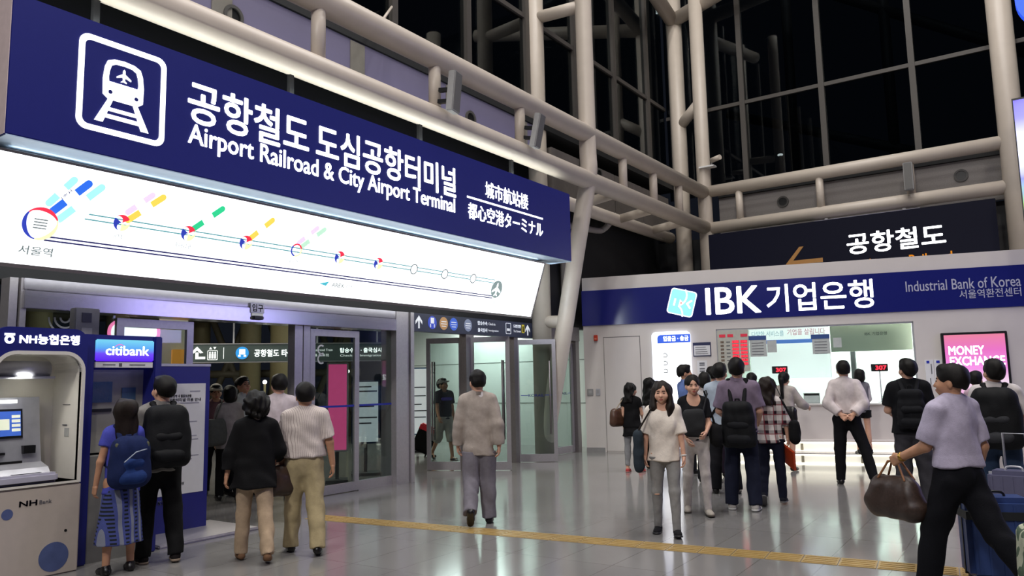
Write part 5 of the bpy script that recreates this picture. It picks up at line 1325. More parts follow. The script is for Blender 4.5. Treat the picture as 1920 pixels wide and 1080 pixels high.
# exchange-rate display
t = kthing('rate_board', 'grey exchange rate board with rows of red digits', 'display', 2.965, 0.04, 1.72)
MB().box(0, 0.64, 0, 0.06, 0, 0.88, bevel=0.006).build('panel', mat('rate_panel', 'b5b5aa', rough=0.5), t)
LEDB = mat('led_backing', '6a1018', rough=0.4, emit=(0.8, 0.03, 0.07), estr=0.55)
for k in range(7):
    z = 0.60 - 0.078 * k
    for x0_, x1_ in ((0.30, 0.44), (0.47, 0.61)): MB().box(x0_, x1_, -0.006, 0, z, z + 0.055).build('digit_backing', LEDB, t)
for x0_, x1_ in ((0.04, 0.17), (0.21, 0.33), (0.48, 0.62)): MB().box(x0_, x1_, -0.006, 0, 0.73, 0.79).build('digit_backing', LEDB, t)
for k in range(7):
    z = 0.606 - 0.078 * k
    text('red_digits', ('1186', '10.92', '1330', '1788', '152.4', '36.1', '184.7')[k], REDLED, frame((0.31, -0.007, z), (1, 0, 0), (0, 0, 1)), 0.042, 0.12, bold=0.02, depth=0.002, parent=t)
    text('red_digits', ('1146', '10.55', '1278', '1720', '143.8', '33.3', '172.9')[k], REDLED, frame((0.48, -0.007, z), (1, 0, 0), (0, 0, 1)), 0.042, 0.12, bold=0.02, depth=0.002, parent=t)
for k in range(7):
    MB().box(0.06, 0.13, -0.004, 0, 0.605 - 0.078 * k, 0.65 - 0.078 * k).build('flag', mat('tiny_flag', '6b5a4c', rough=0.5, var=0.5, scale=30), t)
    MB().box(0.18, 0.26, -0.004, 0, 0.615 - 0.078 * k, 0.635 - 0.078 * k).build('currency_mark', INK, t)
# office light box with blue stripe, soffit panel, paper on the glass
t = kthing('office_light_box', 'bright white office light box with blue stripe behind the bank glass', 'light box', 3.60, -0.55, 1.55)
MB().box(0, 1.62, 0, 0.1, 0.0, 1.12).build('lit_face', mat('office_lit', 'ffffff', rough=0.4, emit=(0.98, 1, 0.99), estr=1.15, var=0.01), t)
MB().box(0, 1.62, -0.004, 0, 0.75, 0.83).build('blue_stripe', mat('office_blue', '5f86d8', emit='5f86d8', estr=0.8), t)
text('lettering', '다양한 서비스를', mat('pale_teal_letter', '9fbcc4', emit='9fbcc4', estr=0.7), frame((0.05, -0.005, 0.91), (1, 0, 0), (0, 0, 1)), 0.12, 0.66, bold=0.005, depth=0.003, parent=t)
text('lettering', '기업을 살립니다', mat('rose_letter', 'c49aa6', emit='c49aa6', estr=0.7), frame((0.78, -0.005, 0.92), (1, 0, 0), (0, 0, 1)), 0.13, 0.76, bold=0.01, depth=0.003, parent=t)
struct('trim_3', MB(), None) if False else None
o = MB().box(2.29, 3.83, 0.0, 0.10, 1.04, 1.59).build('soffit_panel', mat('greenish_soffit', 'd2d3c2', rough=0.5, var=0.02), wn); o.location = (0, 0.35, 0)
text('lettering', 'IBK 기업은행', INK, frame((2.95, 0.345, 1.36), (1, 0, 0), (0, 0, 1)), 0.07, 0.42, depth=0.003, parent=wn)
text('slogan_lettering', '참! 좋은 은행', mat('slogan_grey', '8c9494', rough=0.6), frame((1.35, 2.50, 0.98), (1, 0, 0), (0, 0, 1)), 0.085, 0.60, depth=0.003, parent=wn)
text('slogan_lettering', 'IBK기업은행', mat('slogan_cyan', '6cc4d4', rough=0.5, emit='6cc4d4', estr=0.35), frame((1.33, 2.50, 0.76), (1, 0, 0), (0, 0, 1)), 0.17, 1.12, bold=0.012, depth=0.003, parent=wn)
def glass_poster(s, z, w_, h_, lab, hdr):
    t = kthing('glass_poster', lab, 'poster', s, -0.03, z)
    MB().box(0, w_, -0.006, 0.0, 0, h_).build('sheet', mat('poster_grey', 'b3b8b6', rough=0.6), t)
    if hdr:
        MB().box(-0.02, w_, -0.010, -0.006, h_ - 0.09, h_).build('heading', mat('poster_blue', '2b4a88', rough=0.5), t)
        m = MB()
        for k in range(5): m.box(0.04, w_ - 0.06, -0.009, -0.006, h_ - 0.16 - 0.06 * k, h_ - 0.148 - 0.06 * k)
        m.build('small_print', INK, t)
glass_poster(3.62, 2.02, 0.34, 0.44, 'grey glass poster with blue heading beside the rate board', True)
glass_poster(3.97, 2.10, 0.19, 0.25, 'small plain grey sheet on the glass, next to the rate board poster', False)
glass_poster(4.86, 2.04, 0.34, 0.40, 'grey glass poster with blue heading at the end of the light box', True)
glass_poster(5.26, 2.16, 0.16, 0.20, 'small plain grey sheet on the greenish panel behind the glass', False)
# counter and lit steps
cn = kthing('bank_counter', 'white bank service counter under the glass front', 'counter', 2.94, 0.0, 0.0)
MB().box(0, 3.98, -0.90, -0.01, 0, 1.02).build('front', WALLW, cn)
MB().box(-0.03, 4.01, -0.94, 0.0, 1.02, 1.055, bevel=0.01).build('top', mat('counter_top_white', 'd6d3cf', rough=0.3), cn)
sp = kthing('lit_step', 'two low white steps with lit edges along the bank counter', 'step', 2.60, 0.90, 0.0)
STEPM = mat('lit_step_face', 'e8e4d4', rough=0.4, emit=(1.0, 0.97, 0.84), estr=0.62, var=0.01)
MB().box(0, 4.4, -0.88, 0, 0, 0.175).box(0, 4.4, -0.45, 0, 0.175, 0.365).build('risers', STEPM, sp)
MB().box(0, 4.4, -0.90, -0.40, 0.175, 0.192).box(0, 4.4, -0.47, 0, 0.365, 0.382).build('treads', WALLW, sp)
LEDW = mat('warm_led', 'fff8e0', emit=(1.0, 0.97, 0.82), estr=2.4)
m = MB(); m.box(0, 4.4, -0.892, -0.88, 0.0, 0.022).box(0, 4.4, -0.892, -0.88, 0.150, 0.172).box(0, 4.4, -0.462, -0.45, 0.335, 0.362).box(0, 4.4, -0.462, -0.45, 0.192, 0.205); m.build('led_strips', LEDW, sp)
m = MB()
for s in (1.0, 1.9, 2.9, 3.8): m.box(s, s + 0.05, -0.885, -0.879, 0, 0.175).box(s, s + 0.05, -0.455, -0.449, 0.19, 0.365)
m.build('joints', mat('step_joint', 'b0aa94', rough=0.5), sp)
for s, lab in ((4.06, 'black queue number display nearest the rate board'), (5.90, 'black queue number display above the desk telephone')):
    t = kthing('queue_display', lab, 'display', s + 0.14, 0.45, 1.055)
    MB().tube([(0, 0, 0), (0, 0, 0.62)], 0.012, seg=8).build('pole', SILVER, t)
    MB().box(-0.07, 0.07, -0.06, 0.06, 0, 0.012).build('base', SILVER, t)
    MB().box(-0.15, 0.15, -0.03, 0.03, 0.60, 0.745, bevel=0.006).build('housing', BLACK, t)
    text('red_digits', '307', REDLED, frame((-0.07, -0.031, 0.63), (1, 0, 0), (0, 0, 1)), 0.08, 0.19, bold=0.03, depth=0.003, parent=t)
t = kthing('document_tray', 'clear document box on the bank counter', 'tray', 4.62, 0.35, 1.055)
MB().box(0, 0.30, -0.2, 0, 0, 0.012).box(0, 0.01, -0.2, 0, 0, 0.19).box(0.29, 0.30, -0.2, 0, 0, 0.19).box(0, 0.30, -0.01, 0, 0, 0.19).box(0, 0.30, -0.2, -0.19, 0, 0.15).box(0, 0.30, -0.2, 0, 0.19, 0.2).build('box', mat('smoky_acrylic', 'aebab6', rough=0.15), t)
MB().box(0.04, 0.26, -0.18, -0.03, 0.012, 0.08).build('papers', PAPER, t)
t = kthing('desk_telephone', 'small black telephone and card reader on the counter end', 'telephone', 6.10, 0.4, 1.055)
MB().prism([(0, 0), (0.14, 0), (0.14, 0.10), (0.05, 0.13), (0, 0.10)], -0.08, 0.08, M=frame((0, 0, 0), (1, 0, 0), (0, 0, 1))).build('body', BLACK, t)
MB().tube(smooth([(0.02, -0.05, 0.13), (0.05, -0.05, 0.15), (0.10, -0.05, 0.13)], 4), 0.02, seg=8).build('handset', BLACK, t)
MB().box(0.18, 0.30, -0.05, 0.05, 0, 0.045, bevel=0.008).build('card_reader', BLACK, t)
# leaflet stand and money-exchange screen
t = kthing('leaflet_stand', 'narrow white leaflet sheet with blue marks beside the pink screen', 'leaflets', 6.90, 0.0, 1.36)
MB().box(0, 0.15, -0.012, 0, 0, 0.50).box(0.16, 0.30, -0.012, 0, 0, 0.50).build('sheets', PAPER, t)
MB().box(0.03, 0.08, -0.016, -0.012, 0.43, 0.48).box(0.20, 0.26, -0.016, -0.012, 0.43, 0.48).build('blue_marks', DEC, t)
MB().box(0.10, 0.115, -0.016, -0.012, 0.22, 0.42).box(0.27, 0.285, -0.016, -0.012, 0.22, 0.40).box(0.07, 0.085, -0.016, -0.012, 0.02, 0.14).build('dark_marks', INK, t)
mx = kthing('advertising_screen', 'large pink lit screen reading MONEY EXCHANGE on the bank wall', 'screen', 7.21, 0.0, 0.75)
MB().box(0, 1.12, -0.09, 0, 0, 1.62, bevel=0.008).build('bezel', BLACK, mx)
def pink_mat():
    m = gradient_mat('pink_screen_image', [(0.0, 'f04a9a'), (0.18, 'ff9ae0'), (0.40, 'ffe6fa'), (0.58, 'ff9af0'), (0.8, 'f57ad0'), (1.0, 'f58aa8')], 'Z', 0.04, 1.58, 1.0)
    return m
MB().box(0.045, 1.075, -0.094, -0.09, 0.04, 1.575).build('lit_screen', pink_mat(), mx)
KM = lambda s, z: frame((s, -0.0945, z), (1, 0, 0), (0, 0, 1))
text('lettering', 'MONEY', GLOW, KM(0.11, 1.19), 0.165, 0.60, bold=0.03, depth=0.003, parent=mx)
text('lettering', 'EXCHANGE', GLOW, KM(0.12, 0.985), 0.165, 0.92, bold=0.03, depth=0.003, parent=mx)
MB().box(0.05, 1.07, -0.097, -0.094, 0.945, 0.955).build('rule', mat('pink_rule', 'f088d8', emit='f088d8', estr=0.8), mx)

# ------------------------------------------------------------------ railway sign behind the kiosk roof, screens at the far right
rs = thing('railway_sign', 'dark navy railway sign with white Korean lettering above the bank roof', 'sign', (-7.0, 19.0, 3.4))
DN = mat('dark_navy_face', '090b1e', rough=0.6, var=0.03, spec=0.15)
MB().box(0, 6.3, 0, 0.2, 0, 1.85).build('panel', DN, rs)
RM = lambda x, z: frame((x + 7.0, -0.002, z - 3.4), (1, 0, 0), (0, 0, 1))
text('lettering', '공항철도', GLOW, RM(-3.68, 4.37), 0.47, 2.0, bold=0.022, parent=rs)
ORL = mat('orange_letter', 'c08a2a', rough=0.5, emit='c8902a', estr=0.7)
text('lettering', 'Airport Railroad', ORL, RM(-3.3, 3.96), 0.26, 1.72, bold=0.02, parent=rs)
m = MB()
m.prism([(0.0, 0.0), (0.36, 0.42), (0.46, 0.42), (0.20, 0.10), (0.88, 0.10), (0.88, 0.0)], 0, 0.008, M=RM(-5.12, 4.26))
m.prism([(0.0, 0.0), (0.20, 0.0), (0.36, -0.22), (0.24, -0.22)], 0, 0.008, M=RM(-5.12, 4.26))
m.build('arrow', mat('dim_orange', '8a6230', rough=0.5, emit='8a6230', estr=0.30), rs)
for x in (1.0, 3.2, 5.4): MB().box(x, x + 0.1, 0.05, 0.15, -3.4, 0).build('post', DARK, rs)
t = thing('strip_light', 'grey strip light housing under the far tubes above the railway sign', 'light', (-4.6, 20.0, 5.33))
MB().box(0, 2.4, -0.14, 0.14, 0, 0.10, bevel=0.02).build('housing', mat('strip_housing', '8d8b9c', rough=0.4), t)
for bx_ in (0.25, 2.0): MB().box(bx_, bx_ + 0.07, -0.02, 0.02, 0.1, 0.155).build('bracket', GREY, t)
t = thing('led_screen', 'bright picture screen at the right edge, mostly out of view', 'screen', (-0.18, 16.0, 4.0))
MB().box(-0.02, 6.6, 0, 0.25, -0.05, 2.42).build('bezel', BLACK, t)
def pic():
    m = gradient_mat('landscape_image', [(0.0, '3a4ad0'), (0.10, '5a8a5a'), (0.22, '7fb05a'), (0.35, '6a70e0'), (0.62, 'dfe0ff'), (0.8, '9a9af4'), (1.0, '5a50d8')], 'Z', 0.0, 2.4, 2.2)
    nt = m.node_tree; b = nt.nodes['Principled BSDF']
    mr = [n for n in nt.nodes if n.type == 'MAP_RANGE'][0]; sp_ = [n for n in nt.nodes if n.type == 'SEPXYZ'][0]
    no = nt.nodes.new('ShaderNodeTexNoise'); no.inputs['Scale'].default_value = 4; ad = nt.nodes.new('ShaderNodeMath'); ad.operation = 'ADD'
    su = nt.nodes.new('ShaderNodeMath'); su.operation = 'SUBTRACT'; su.inputs[1].default_value = 0.5
    nt.links.new(no.outputs['Fac'], su.inputs[0]); nt.links.new(su.outputs[0], ad.inputs[0]); nt.links.new(sp_.outputs['Z'], ad.inputs[1]); nt.links.new(ad.outputs[0], mr.inputs[0])
    return m
MB().box(0, 6.58, -0.01, 0, 0, 2.38).build('picture', pic(), t)
t = thing('round_lit_sign', 'round blue lit sign cut off by the top right corner', 'sign', (0.62, 15.6, 8.05))
CM = frame((0, 0, 0), (1, 0, 0), (0, 0, 1))
MB().prism([(0.62 * math.cos(a), 0.62 * math.sin(a)) for a in [2 * PI * k / 40 for k in range(40)]], -0.2, 0, M=CM).build('disc', mat('blue_disc', '2f5af0', emit='2f5af0', estr=1.0), t)
MB().ring((0, 0), 0.38, 0.46, 0, 0.01, M=CM).build('ring_mark', GLOW, t)
MB().box(-0.05, 0.05, 0.42, 0.52, -1.63, 0.3).box(-0.05, 0.05, 0.19, 0.52, -0.05, 0.05).build('post', GREY, t)

# ------------------------------------------------------------------ the crowd
C_ = cloth
K_BLACK = C_('black_cloth', '0f0f11'); K_WHITE = C_('white_shirt_cloth', 'd8d2d0'); K_CREAMW = C_('warm_white_cloth', 'e6dcd0')
DKT = C_('dark_trouser_cloth', '17171c'); LEATHER = mat('black_leather', '141212', rough=0.35, var=0.2); BROWNL = mat('brown_leather', '3a2a20', rough=0.4, var=0.15, scale=30)
TANL = mat('tan_leather', '8a5a34', rough=0.45); WSOLE = mat('white_sole', 'cfcfcc', rough=0.5); BKP = C_('black_backpack_cloth', '121316', rough=0.7)
GOLD = mat('brass_fitting', 'b8924a', rough=0.3, metal=0.9)
FIG = {}
# --- by the cash machines
P = make_person('long haired woman in blue dress and patterned skirt at the blue cash machine', (-6.90, 3.76), -80, h=1.48, sex='f', head=(5, -4, 0), armL=(2, 14, 8, 6), armR=(4, 14, 20, 2), legL=(0, -2, 3), legR=(2, 0, 3),
    top=dict(m=C_('periwinkle_dress_cloth', '4a4fae'), sleeve=0.45, hem=0.80, hemr=0.165, loose=0.024, name='dress_top'), bottom=dict(m=C_('patterned_skirt_cloth', '47508c', 'ladder', '23282c', 62, c3='868a94'), skirt=(0.30, 0.235), name='skirt'), hair='long', hairm=HAIRB, shoe=dict(m=LEATHER), cell=0.012, skin=SKIN2)
b = backpack(P, 'navy and olive daypack on the woman in the blue dress', C_('navy_pack_cloth', '18244c'), C_('navy_pack_pocket', '1e3468'), width=0.30, height=0.46, depth=0.17, z=1.36)
for sd in (-1, 1): np_mesh('olive_side_panel', [sdf_mesh([cap(P.Th(V3(sd * 0.108, -0.25, 0.96)), P.Th(V3(sd * 0.118, -0.235, 1.12)), 0.026, k=0.02)], 0.010)], C_('olive_pack_cloth', '5a5c48'), b, shift=np.array(P.M.inverted() @ b.location))
np_mesh('piping', [sdf_mesh([cap(P.Th(V3(-0.09, -0.325, 0.98)), P.Th(V3(0.0, -0.335, 1.06)), 0.006, k=0.004), cap(P.Th(V3(0.0, -0.335, 1.06)), P.Th(V3(0.09, -0.325, 1.08)), 0.006, k=0.004)], 0.006)], mat('pale_piping', '9aa4b4', rough=0.6), b, shift=np.array(P.M.inverted() @ b.location))
P = make_person('man in grey polo shirt wearing a black backpack at the blue cash machine', (-7.02, 4.20), -70, h=1.69, head=(-22, -12, 0), armL=(30, 4, 80, -6), armR=(30, 8, 85, -4), legL=(0, -2, 4), legR=(-4, -14, 4), lean=4,
    top=dict(m=C_('grey_polo_cloth', '7f7c78'), sleeve=0.8, hem=0.84, hemr=0.165, loose=0.024, collar=True, name='polo_shirt'), bottom=dict(m=K_BLACK, loose=0.026), shoe=dict(m=C_('dark_sneaker', '201c1c'), sole=mat('worn_sole', '8c7c6c', rough=0.6)), cell=0.012)
backpack(P, 'black backpack worn by the man in the grey polo', BKP, width=0.34, height=0.52, depth=0.20, z=1.43)
# --- in the open doorway
P = make_person('woman with black bobbed hair and pale grey top entering the automatic doors', (-9.75, 6.86), -62, h=1.60, sex='f', armL=(4, 8, 10, 2), armR=(14, 8, 40, -4), legL=(14, 6, 2), legR=(-12, -22, 2),
    top=dict(m=C_('pale_grey_top_cloth', '9d9590'), sleeve=0.9, hem=0.80, hemr=0.17, loose=0.028, name='blouse'), bottom=dict(m=K_BLACK, loose=0.016), hair='bob', shoe=dict(m=LEATHER))
carried_bag(P, 'shoulder_bag', 'grey shoulder bag hanging behind the bobbed woman in the doorway', 'bag', C_('grey_bag_cloth', '55564f'), (-0.20, -0.12, 0.98), (0.34, 0.14, 0.36), [[(-0.22, -0.14, 1.12), (-0.12, -0.10, 1.40), (-0.11, 0.02, 1.43), (-0.2, 0.1, 1.1)]], rot=0.5)
P = make_person('person in a white cap half hidden behind the bobbed woman', (-10.62, 7.22), 118, h=1.63, sex='f', armL=(5, 6, 10, 2), armR=(5, 6, 10, 2), top=dict(m=C_('dusty_rose_cloth', '7a5a60'), sleeve=0.7, hem=0.9), bottom=dict(m=DKT), hair='short', shoe=dict(m=LEATHER), skin=SKIN2, face=True)
np_mesh('cap', [sdf_mesh([P.he((0, 0.0, 0.172), (0.096, 0.112, 0.094), k=0.01), P.hc((-0.04, 0.10, 0.175), (0.04, 0.10, 0.175), 0.045, k=0.01, sc=(1, 1.2, 0.3)), cut(P.Hd(0, 0, 0.155), P.Rh @ V3(0, 0, -1))], 0.008)], C_('white_cap_cloth', 'c9c6b8'), P.root)
P = make_person('man in pale shirt looking down, facing out of the automatic doors', (-10.05, 7.32), 78, h=1.73, head=(12, -16, 0), face=True, skin=SKIN2, armL=(10, 6, 50, -6), armR=(6, 6, 30, -2), legL=(10, 2, 2), legR=(-8, -16, 2), top=dict(m=C_('pale_mint_shirt', 'b9bdb8'), sleeve=0.8, hem=0.98, collar=True), bottom=dict(m=DKT), shoe=dict(m=LEATHER))
P = make_person('man in white shirt and dark trousers walking ahead of the khaki trousers man', (-7.86, 6.22), -66, h=1.72, armL=(-6, 8, 6, 2), armR=(8, 8, 30, -2), legL=(12, 4, 2), legR=(-12, -24, 2), top=dict(m=C_('pale_pink_shirt', 'cbbfc2'), sleeve=1.6, hem=1.0, loose=0.03, collar=True), bottom=dict(m=C_('midnight_trousers', '15161f'), loose=0.026), shoe=dict(m=LEATHER))
P = make_person('dark dressed person standing behind the closed sliding door leaf', (-10.3, 8.75), 100, h=1.75, armL=(4, 6, 10, 2), armR=(30, 6, 80, -4), top=dict(m=C_('dark_teal_cloth', '1e2a34'), sleeve=1.9, hem=0.9), bottom=dict(m=DKT, loose=0.024), shoe=dict(m=LEATHER), skin=SKIN2)
# --- couple in front
P = make_person('woman with curly black hair, black cardigan and cream trousers', (-6.22, 4.66), -58, h=1.51, sex='f', wide=1.14, armL=(6, 16, -4, 10), armR=(10, 18, 62, 4), legL=(12, 6, 2), legR=(-10, -24, 3), head=(0, -2, 0),
    top=dict(m=C_('black_cardigan_cloth', '0d0d0f'), sleeve=1.75, hem=0.76, hemr=0.185, loose=0.034, collar=True, cm=C_('taupe_collar_cloth', '6a6058'), name='cardigan', folds=0.006), bottom=dict(m=C_('cream_trouser_cloth', 'b09a80'), loose=0.022, folds=0.005), hair='curly', shoe=dict(m=C_('tan_shoe', '7a5c44'), low=True), cell=0.012, skin=SKIN2)
w_ = P.J['WR'] * 0.5 + P.J['ER'] * 0.5
carried_bag(P, 'handbag', 'dark brown handbag on the forearm of the woman in the black cardigan', 'bag', BROWNL, (w_[0] + 0.03, w_[1] + 0.0, w_[2] - 0.25), (0.34, 0.17, 0.27), [[w_ + V3(-0.05, -0.09, -0.14), w_ + V3(-0.02, -0.045, 0.02), w_ + V3(0.0, 0.0, 0.045), w_ + V3(0.02, 0.045, 0.02), w_ + V3(0.05, 0.09, -0.14)]], strapm=TANL, rot=0.4)
P = make_person('man in cream striped short sleeved shirt and khaki trousers', (-6.08, 5.13), -52, h=1.60, wide=1.12, armL=(4, 8, 10, 4), armR=(-4, 16, 6, 8), legL=(12, 4, 3), legR=(-10, -18, 4),
    top=dict(m=C_('cream_striped_shirt', 'cfc4bd', 'stripe', 'a89a96', 330), sleeve=0.85, hem=0.99, hemr=0.165, loose=0.034, collar=True, folds=0.006), bottom=dict(m=C_('khaki_trouser_cloth', 'ab9c78'), loose=0.034, waist=1.02, folds=0.006, flare=1.0), hair='short', shoe=dict(m=LEATHER), cell=0.012, skin=SKIN2)
P = make_person('man in light grey suit jacket walking to the swing doors', (-5.52, 7.20), -37, h=1.70, wide=0.99, armL=(6, 13, 14, 5), armR=(-8, 13, 2, 4), legL=(-6, -42, 1), legR=(4, -2, 2), pitchL=55, head=(-14, 0, 0),
    top=dict(m=C_('light_grey_jacket_cloth', 'a79c93'), sleeve=1.97, hem=0.77, hemr=0.166, loose=0.025, collar=True, name='jacket', folds=0.005), bottom=dict(m=C_('lavender_grey_trousers', '77737b'), loose=0.036, flare=1.1, folds=0.007), under=dict(m=K_WHITE, sleeve=0, hem=1.12, hemr=0.115, loose=-0.006, folds=0.0, collar=True), hair='short', shoe=dict(m=LEATHER), cell=0.011)
# --- beyond the swing door
P = make_person('man in cap, navy printed tee and pale shorts beyond the glass door', (-10.68, 12.74), 112, h=1.68, head=(-25, -14, 0), face=True, armL=(-14, 16, 0, 10), armR=(16, 10, 30, 4), legL=(14, 8, 2), legR=(-12, -38, 2), top=dict(m=C_('navy_tee_cloth', '20222e'), sleeve=0.7, hem=0.88, hemr=0.165, loose=0.03, name='tee'), bottom=dict(m=C_('pale_shorts_cloth', 'a8a49a'), length=0.62, loose=0.04, name='shorts'), hair='short', shoe=dict(m=LEATHER, sandal=True), skin=SKIN2)
np_mesh('cap', [sdf_mesh([P.he((0, 0.0, 0.172), (0.094, 0.110, 0.094), k=0.01), P.hc((-0.04, 0.10, 0.17), (0.04, 0.10, 0.165), 0.05, k=0.01, sc=(1, 1.2, 0.3)), cut(P.Hd(0, 0, 0.15), P.Rh @ V3(0, 0, -1))], 0.009)], C_('grey_cap_cloth', '8a8a88'), P.root)
np_mesh('chest_print', [sdf_mesh([cap(P.Th(V3(-0.10, 0.135, 1.28)), P.Th(V3(0.10, 0.135, 1.28)), 0.035, k=0, sc=(1, 0.6, 1))], 0.01)], C_('violet_print', '4c3fa0'), P.root)
def suitcase(label, loc, rz, w_, d_, h_, m, trim, tilt=0.0, handle=True, strap=None, pocket=None):
    t = thing('suitcase', label, 'suitcase', loc, rz); t.rotation_euler = (tilt, 0, rz)
    MB().box(-w_ / 2, w_ / 2, -d_ / 2, d_ / 2, 0.06, h_, bevel=0.04).build('shell', m, t)
    m2 = MB()
    for k in range(5): m2.box(-w_ * 0.4 + k * w_ * 0.2 - 0.008, -w_ * 0.4 + k * w_ * 0.2 + 0.008, -d_ / 2 - 0.006, d_ / 2 + 0.006, 0.10, h_ - 0.05)
    m2.build('ribs', m, t)
    MB().box(-0.006 - w_ / 2, w_ / 2 + 0.006, -0.012, 0.012, 0.08, h_ - 0.02).build('zip_seam', trim, t)
    for sx in (-1, 1):
        for sy in (-1, 1):
            MB().tube([(sx * (w_ / 2 - 0.06) - 0.015, sy * (d_ / 2 - 0.05), 0.03), (sx * (w_ / 2 - 0.06) + 0.015, sy * (d_ / 2 - 0.05), 0.03)], 0.03, seg=14).box(sx * (w_ / 2 - 0.06) - 0.02, sx * (w_ / 2 - 0.06) + 0.02, sy * (d_ / 2 - 0.05) - 0.02, sy * (d_ / 2 - 0.05) + 0.02, 0.03, 0.07).build('wheel', BLACK, t)
    if handle:
        MB().tube([(-w_ * 0.22, d_ / 2 - 0.05, h_ - 0.02), (-w_ * 0.22, d_ / 2 - 0.05, h_ + 0.32), (w_ * 0.22, d_ / 2 - 0.05, h_ + 0.32), (w_ * 0.22, d_ / 2 - 0.05, h_ - 0.02)], 0.010, seg=8).build('pull_handle', SILVER, t)
    MB().tube(smooth([(-0.07, -0.02, h_ - 0.01), (-0.05, -0.02, h_ + 0.03), (0.05, -0.02, h_ + 0.03), (0.07, -0.02, h_ - 0.01)], 4), 0.010, seg=8).build('top_grip', trim, t)
    if strap: MB().box(-w_ / 2 - 0.008, w_ / 2 + 0.008, -d_ / 2 - 0.012, d_ / 2 + 0.012, h_ - 0.16, h_ - 0.10).build('luggage_strap', strap, t)
    if pocket: MB().box(-w_ * 0.35, w_ * 0.35, -d_ / 2 - 0.05, -d_ / 2, 0.15, h_ * 0.75, bevel=0.03).build('front_pocket', pocket, t)
    return t
t = suitcase('black suitcase with a red cover tilted beside the man in the cap', (-11.62, 12.98, 0.03), math.radians(35), 0.42, 0.26, 0.62, C_('suitcase_black_cloth', '121214'), BLACK, tilt=0.0)
MB().box(-0.215, 0.215, -0.14, 0.14, 0.50, 0.66, bevel=0.03).build('red_cover', mat('red_cover', 'c01f2c', rough=0.4), t)
t.rotation_euler = (0, math.radians(24), math.radians(38)); t.location.z = 0.06
# --- by the bank, left part
P = make_person('woman in black dress with grey leggings and coral shoes facing the bank door', (-6.12, 12.40), -8, h=1.50, sex='f', wide=1.05, armL=(-4, 8, 20, 2), armR=(14, 10, 50, -6), legL=(0, -1, 3), legR=(4, 2, 4), head=(28, 0, 0), top=dict(m=K_BLACK, sleeve=0.42, hem=0.90, loose=0.02, skirt=(0.70, 0.205), name='dress'), bottom=dict(m=C_('pale_grey_leggings', '8f9092'), loose=0.006, length=0.92, flare=0.9, name='leggings', waist=0.95), hair='medium', shoe=dict(m=C_('coral_shoe', 'b8484a'), low=True, sole=mat('coral_sole', 'b86a66', rough=0.6)))
np_mesh('waist_tie', [sdf_mesh([cap(P.Th(V3(0, 0, 1.095 * P.s)), P.Th(V3(0, 0, 1.105 * P.s)), 0.147 * P.w, k=0, sc=(1, 0.72, 1), fa=True, fb=True)], 0.006)], C_('pale_tie', '8c8c8a'), P.root)
carried_bag(P, 'shoulder_bag', 'brown shoulder bag on the woman in the black dress', 'bag', mat('dark_tan_leather', '4e3426', rough=0.4), (-0.25, -0.06, 0.94), (0.30, 0.15, 0.30), [[(-0.26, -0.14, 1.05), (-0.14, -0.05, 1.255), (-0.14, 0.04, 1.25), (-0.24, 0.04, 1.05)]], rot=1.1, strapm=mat('pale_strap', 'a89880', rough=0.5))
P = make_person('woman in white top and black trousers behind the black dress woman', (-6.02, 12.98), 28, h=1.58, sex='f', armL=(16, 6, 80, -6), armR=(12, 8, 60, -4), top=dict(m=C_('grey_white_blouse', 'b9b6b6'), sleeve=0.8, hem=0.98, loose=0.02, name='blouse'), bottom=dict(m=K_BLACK, loose=0.01), hair='long', shoe=dict(m=LEATHER))
# --- two women walking towards us
P = make_person('young woman in white tee and ripped grey jeans walking towards us', (-3.42, 7.66), 158, h=1.545, sex='f', face=True, armL=(6, 12, 10, 5), armR=(-6, 14, 6, 4), legL=(14, 6, 2), legR=(-4, -12, 2), pitchL=-6, head=(4, -2, 0),
    top=dict(m=K_CREAMW, sleeve=0.92, hem=0.84, hemr=0.165, loose=0.034, name='tee', folds=0.007, scoop=0.05), bottom=dict(m=C_('grey_denim', '8c8b89'), loose=0.008, flare=0.7, name='jeans', folds=0.003), hair='longfront', hairm=HAIRB, shoe=dict(m=C_('black_hi_top', '17171a'), sole=mat('black_sole', '202022', rough=0.5), high=0.05), cell=0.010, curlL=0.5, curlR=0.5)
W = P.J['WL']; E_ = P.J['EL']; d_ = unit(W - E_); c_ = W - d_ * 0.015
np_mesh('bracelet', [sdf_mesh([cap(c_ - d_ * 0.008, c_ + d_ * 0.008, 0.034, k=0, fa=True, fb=True)], 0.005)], mat('white_bracelet', 'd8d4d0', rough=0.4), P.root)
np_mesh('knee_rip', [sdf_mesh([ell(P.J['KR'] + V3(0, 0.052, -0.02), (0.030, 0.014, 0.010))], 0.005)], SKIN, P.root)
carried_bag(P, 'shoulder_bag', 'slate shoulder bag of the young woman in the white tee', 'bag', C_('slate_bag_cloth', '2c353d'), (0.262, 0.0, 0.86), (0.30, 0.085, 0.42), [[(0.285, 0.11, 1.02), (0.118, 0.10, 1.29), (0.120, 0.01, 1.335), (0.13, -0.07, 1.31), (0.285, -0.08, 1.02)]], strapm=C_('dark_strap', '2a2422'), rot=PI / 2, taper=0.9)
P = make_person('woman in black scoop tee and white trousers walking behind the white tee woman', (-3.60, 8.96), 152, h=1.61, sex='f', face=True, armL=(12, 8, 62, -18), armR=(6, 8, 40, -16), legL=(14, 6, 2), legR=(-8, -16, 2), head=(-4, 0, 0),
    top=dict(m=C_('black_tee_cloth', '111216'), sleeve=0.75, hem=0.92, hemr=0.158, loose=0.016, scoop=0.125, name='tee'), bottom=dict(m=C_('white_denim', 'd2cac4'), loose=0.008, flare=0.7, name='jeans', folds=0.004), hair='tied', shoe=dict(m=C_('white_sneaker', 'b5ada2'), sole=mat('dark_sole', '4c453c', rough=0.6)), cell=0.011)
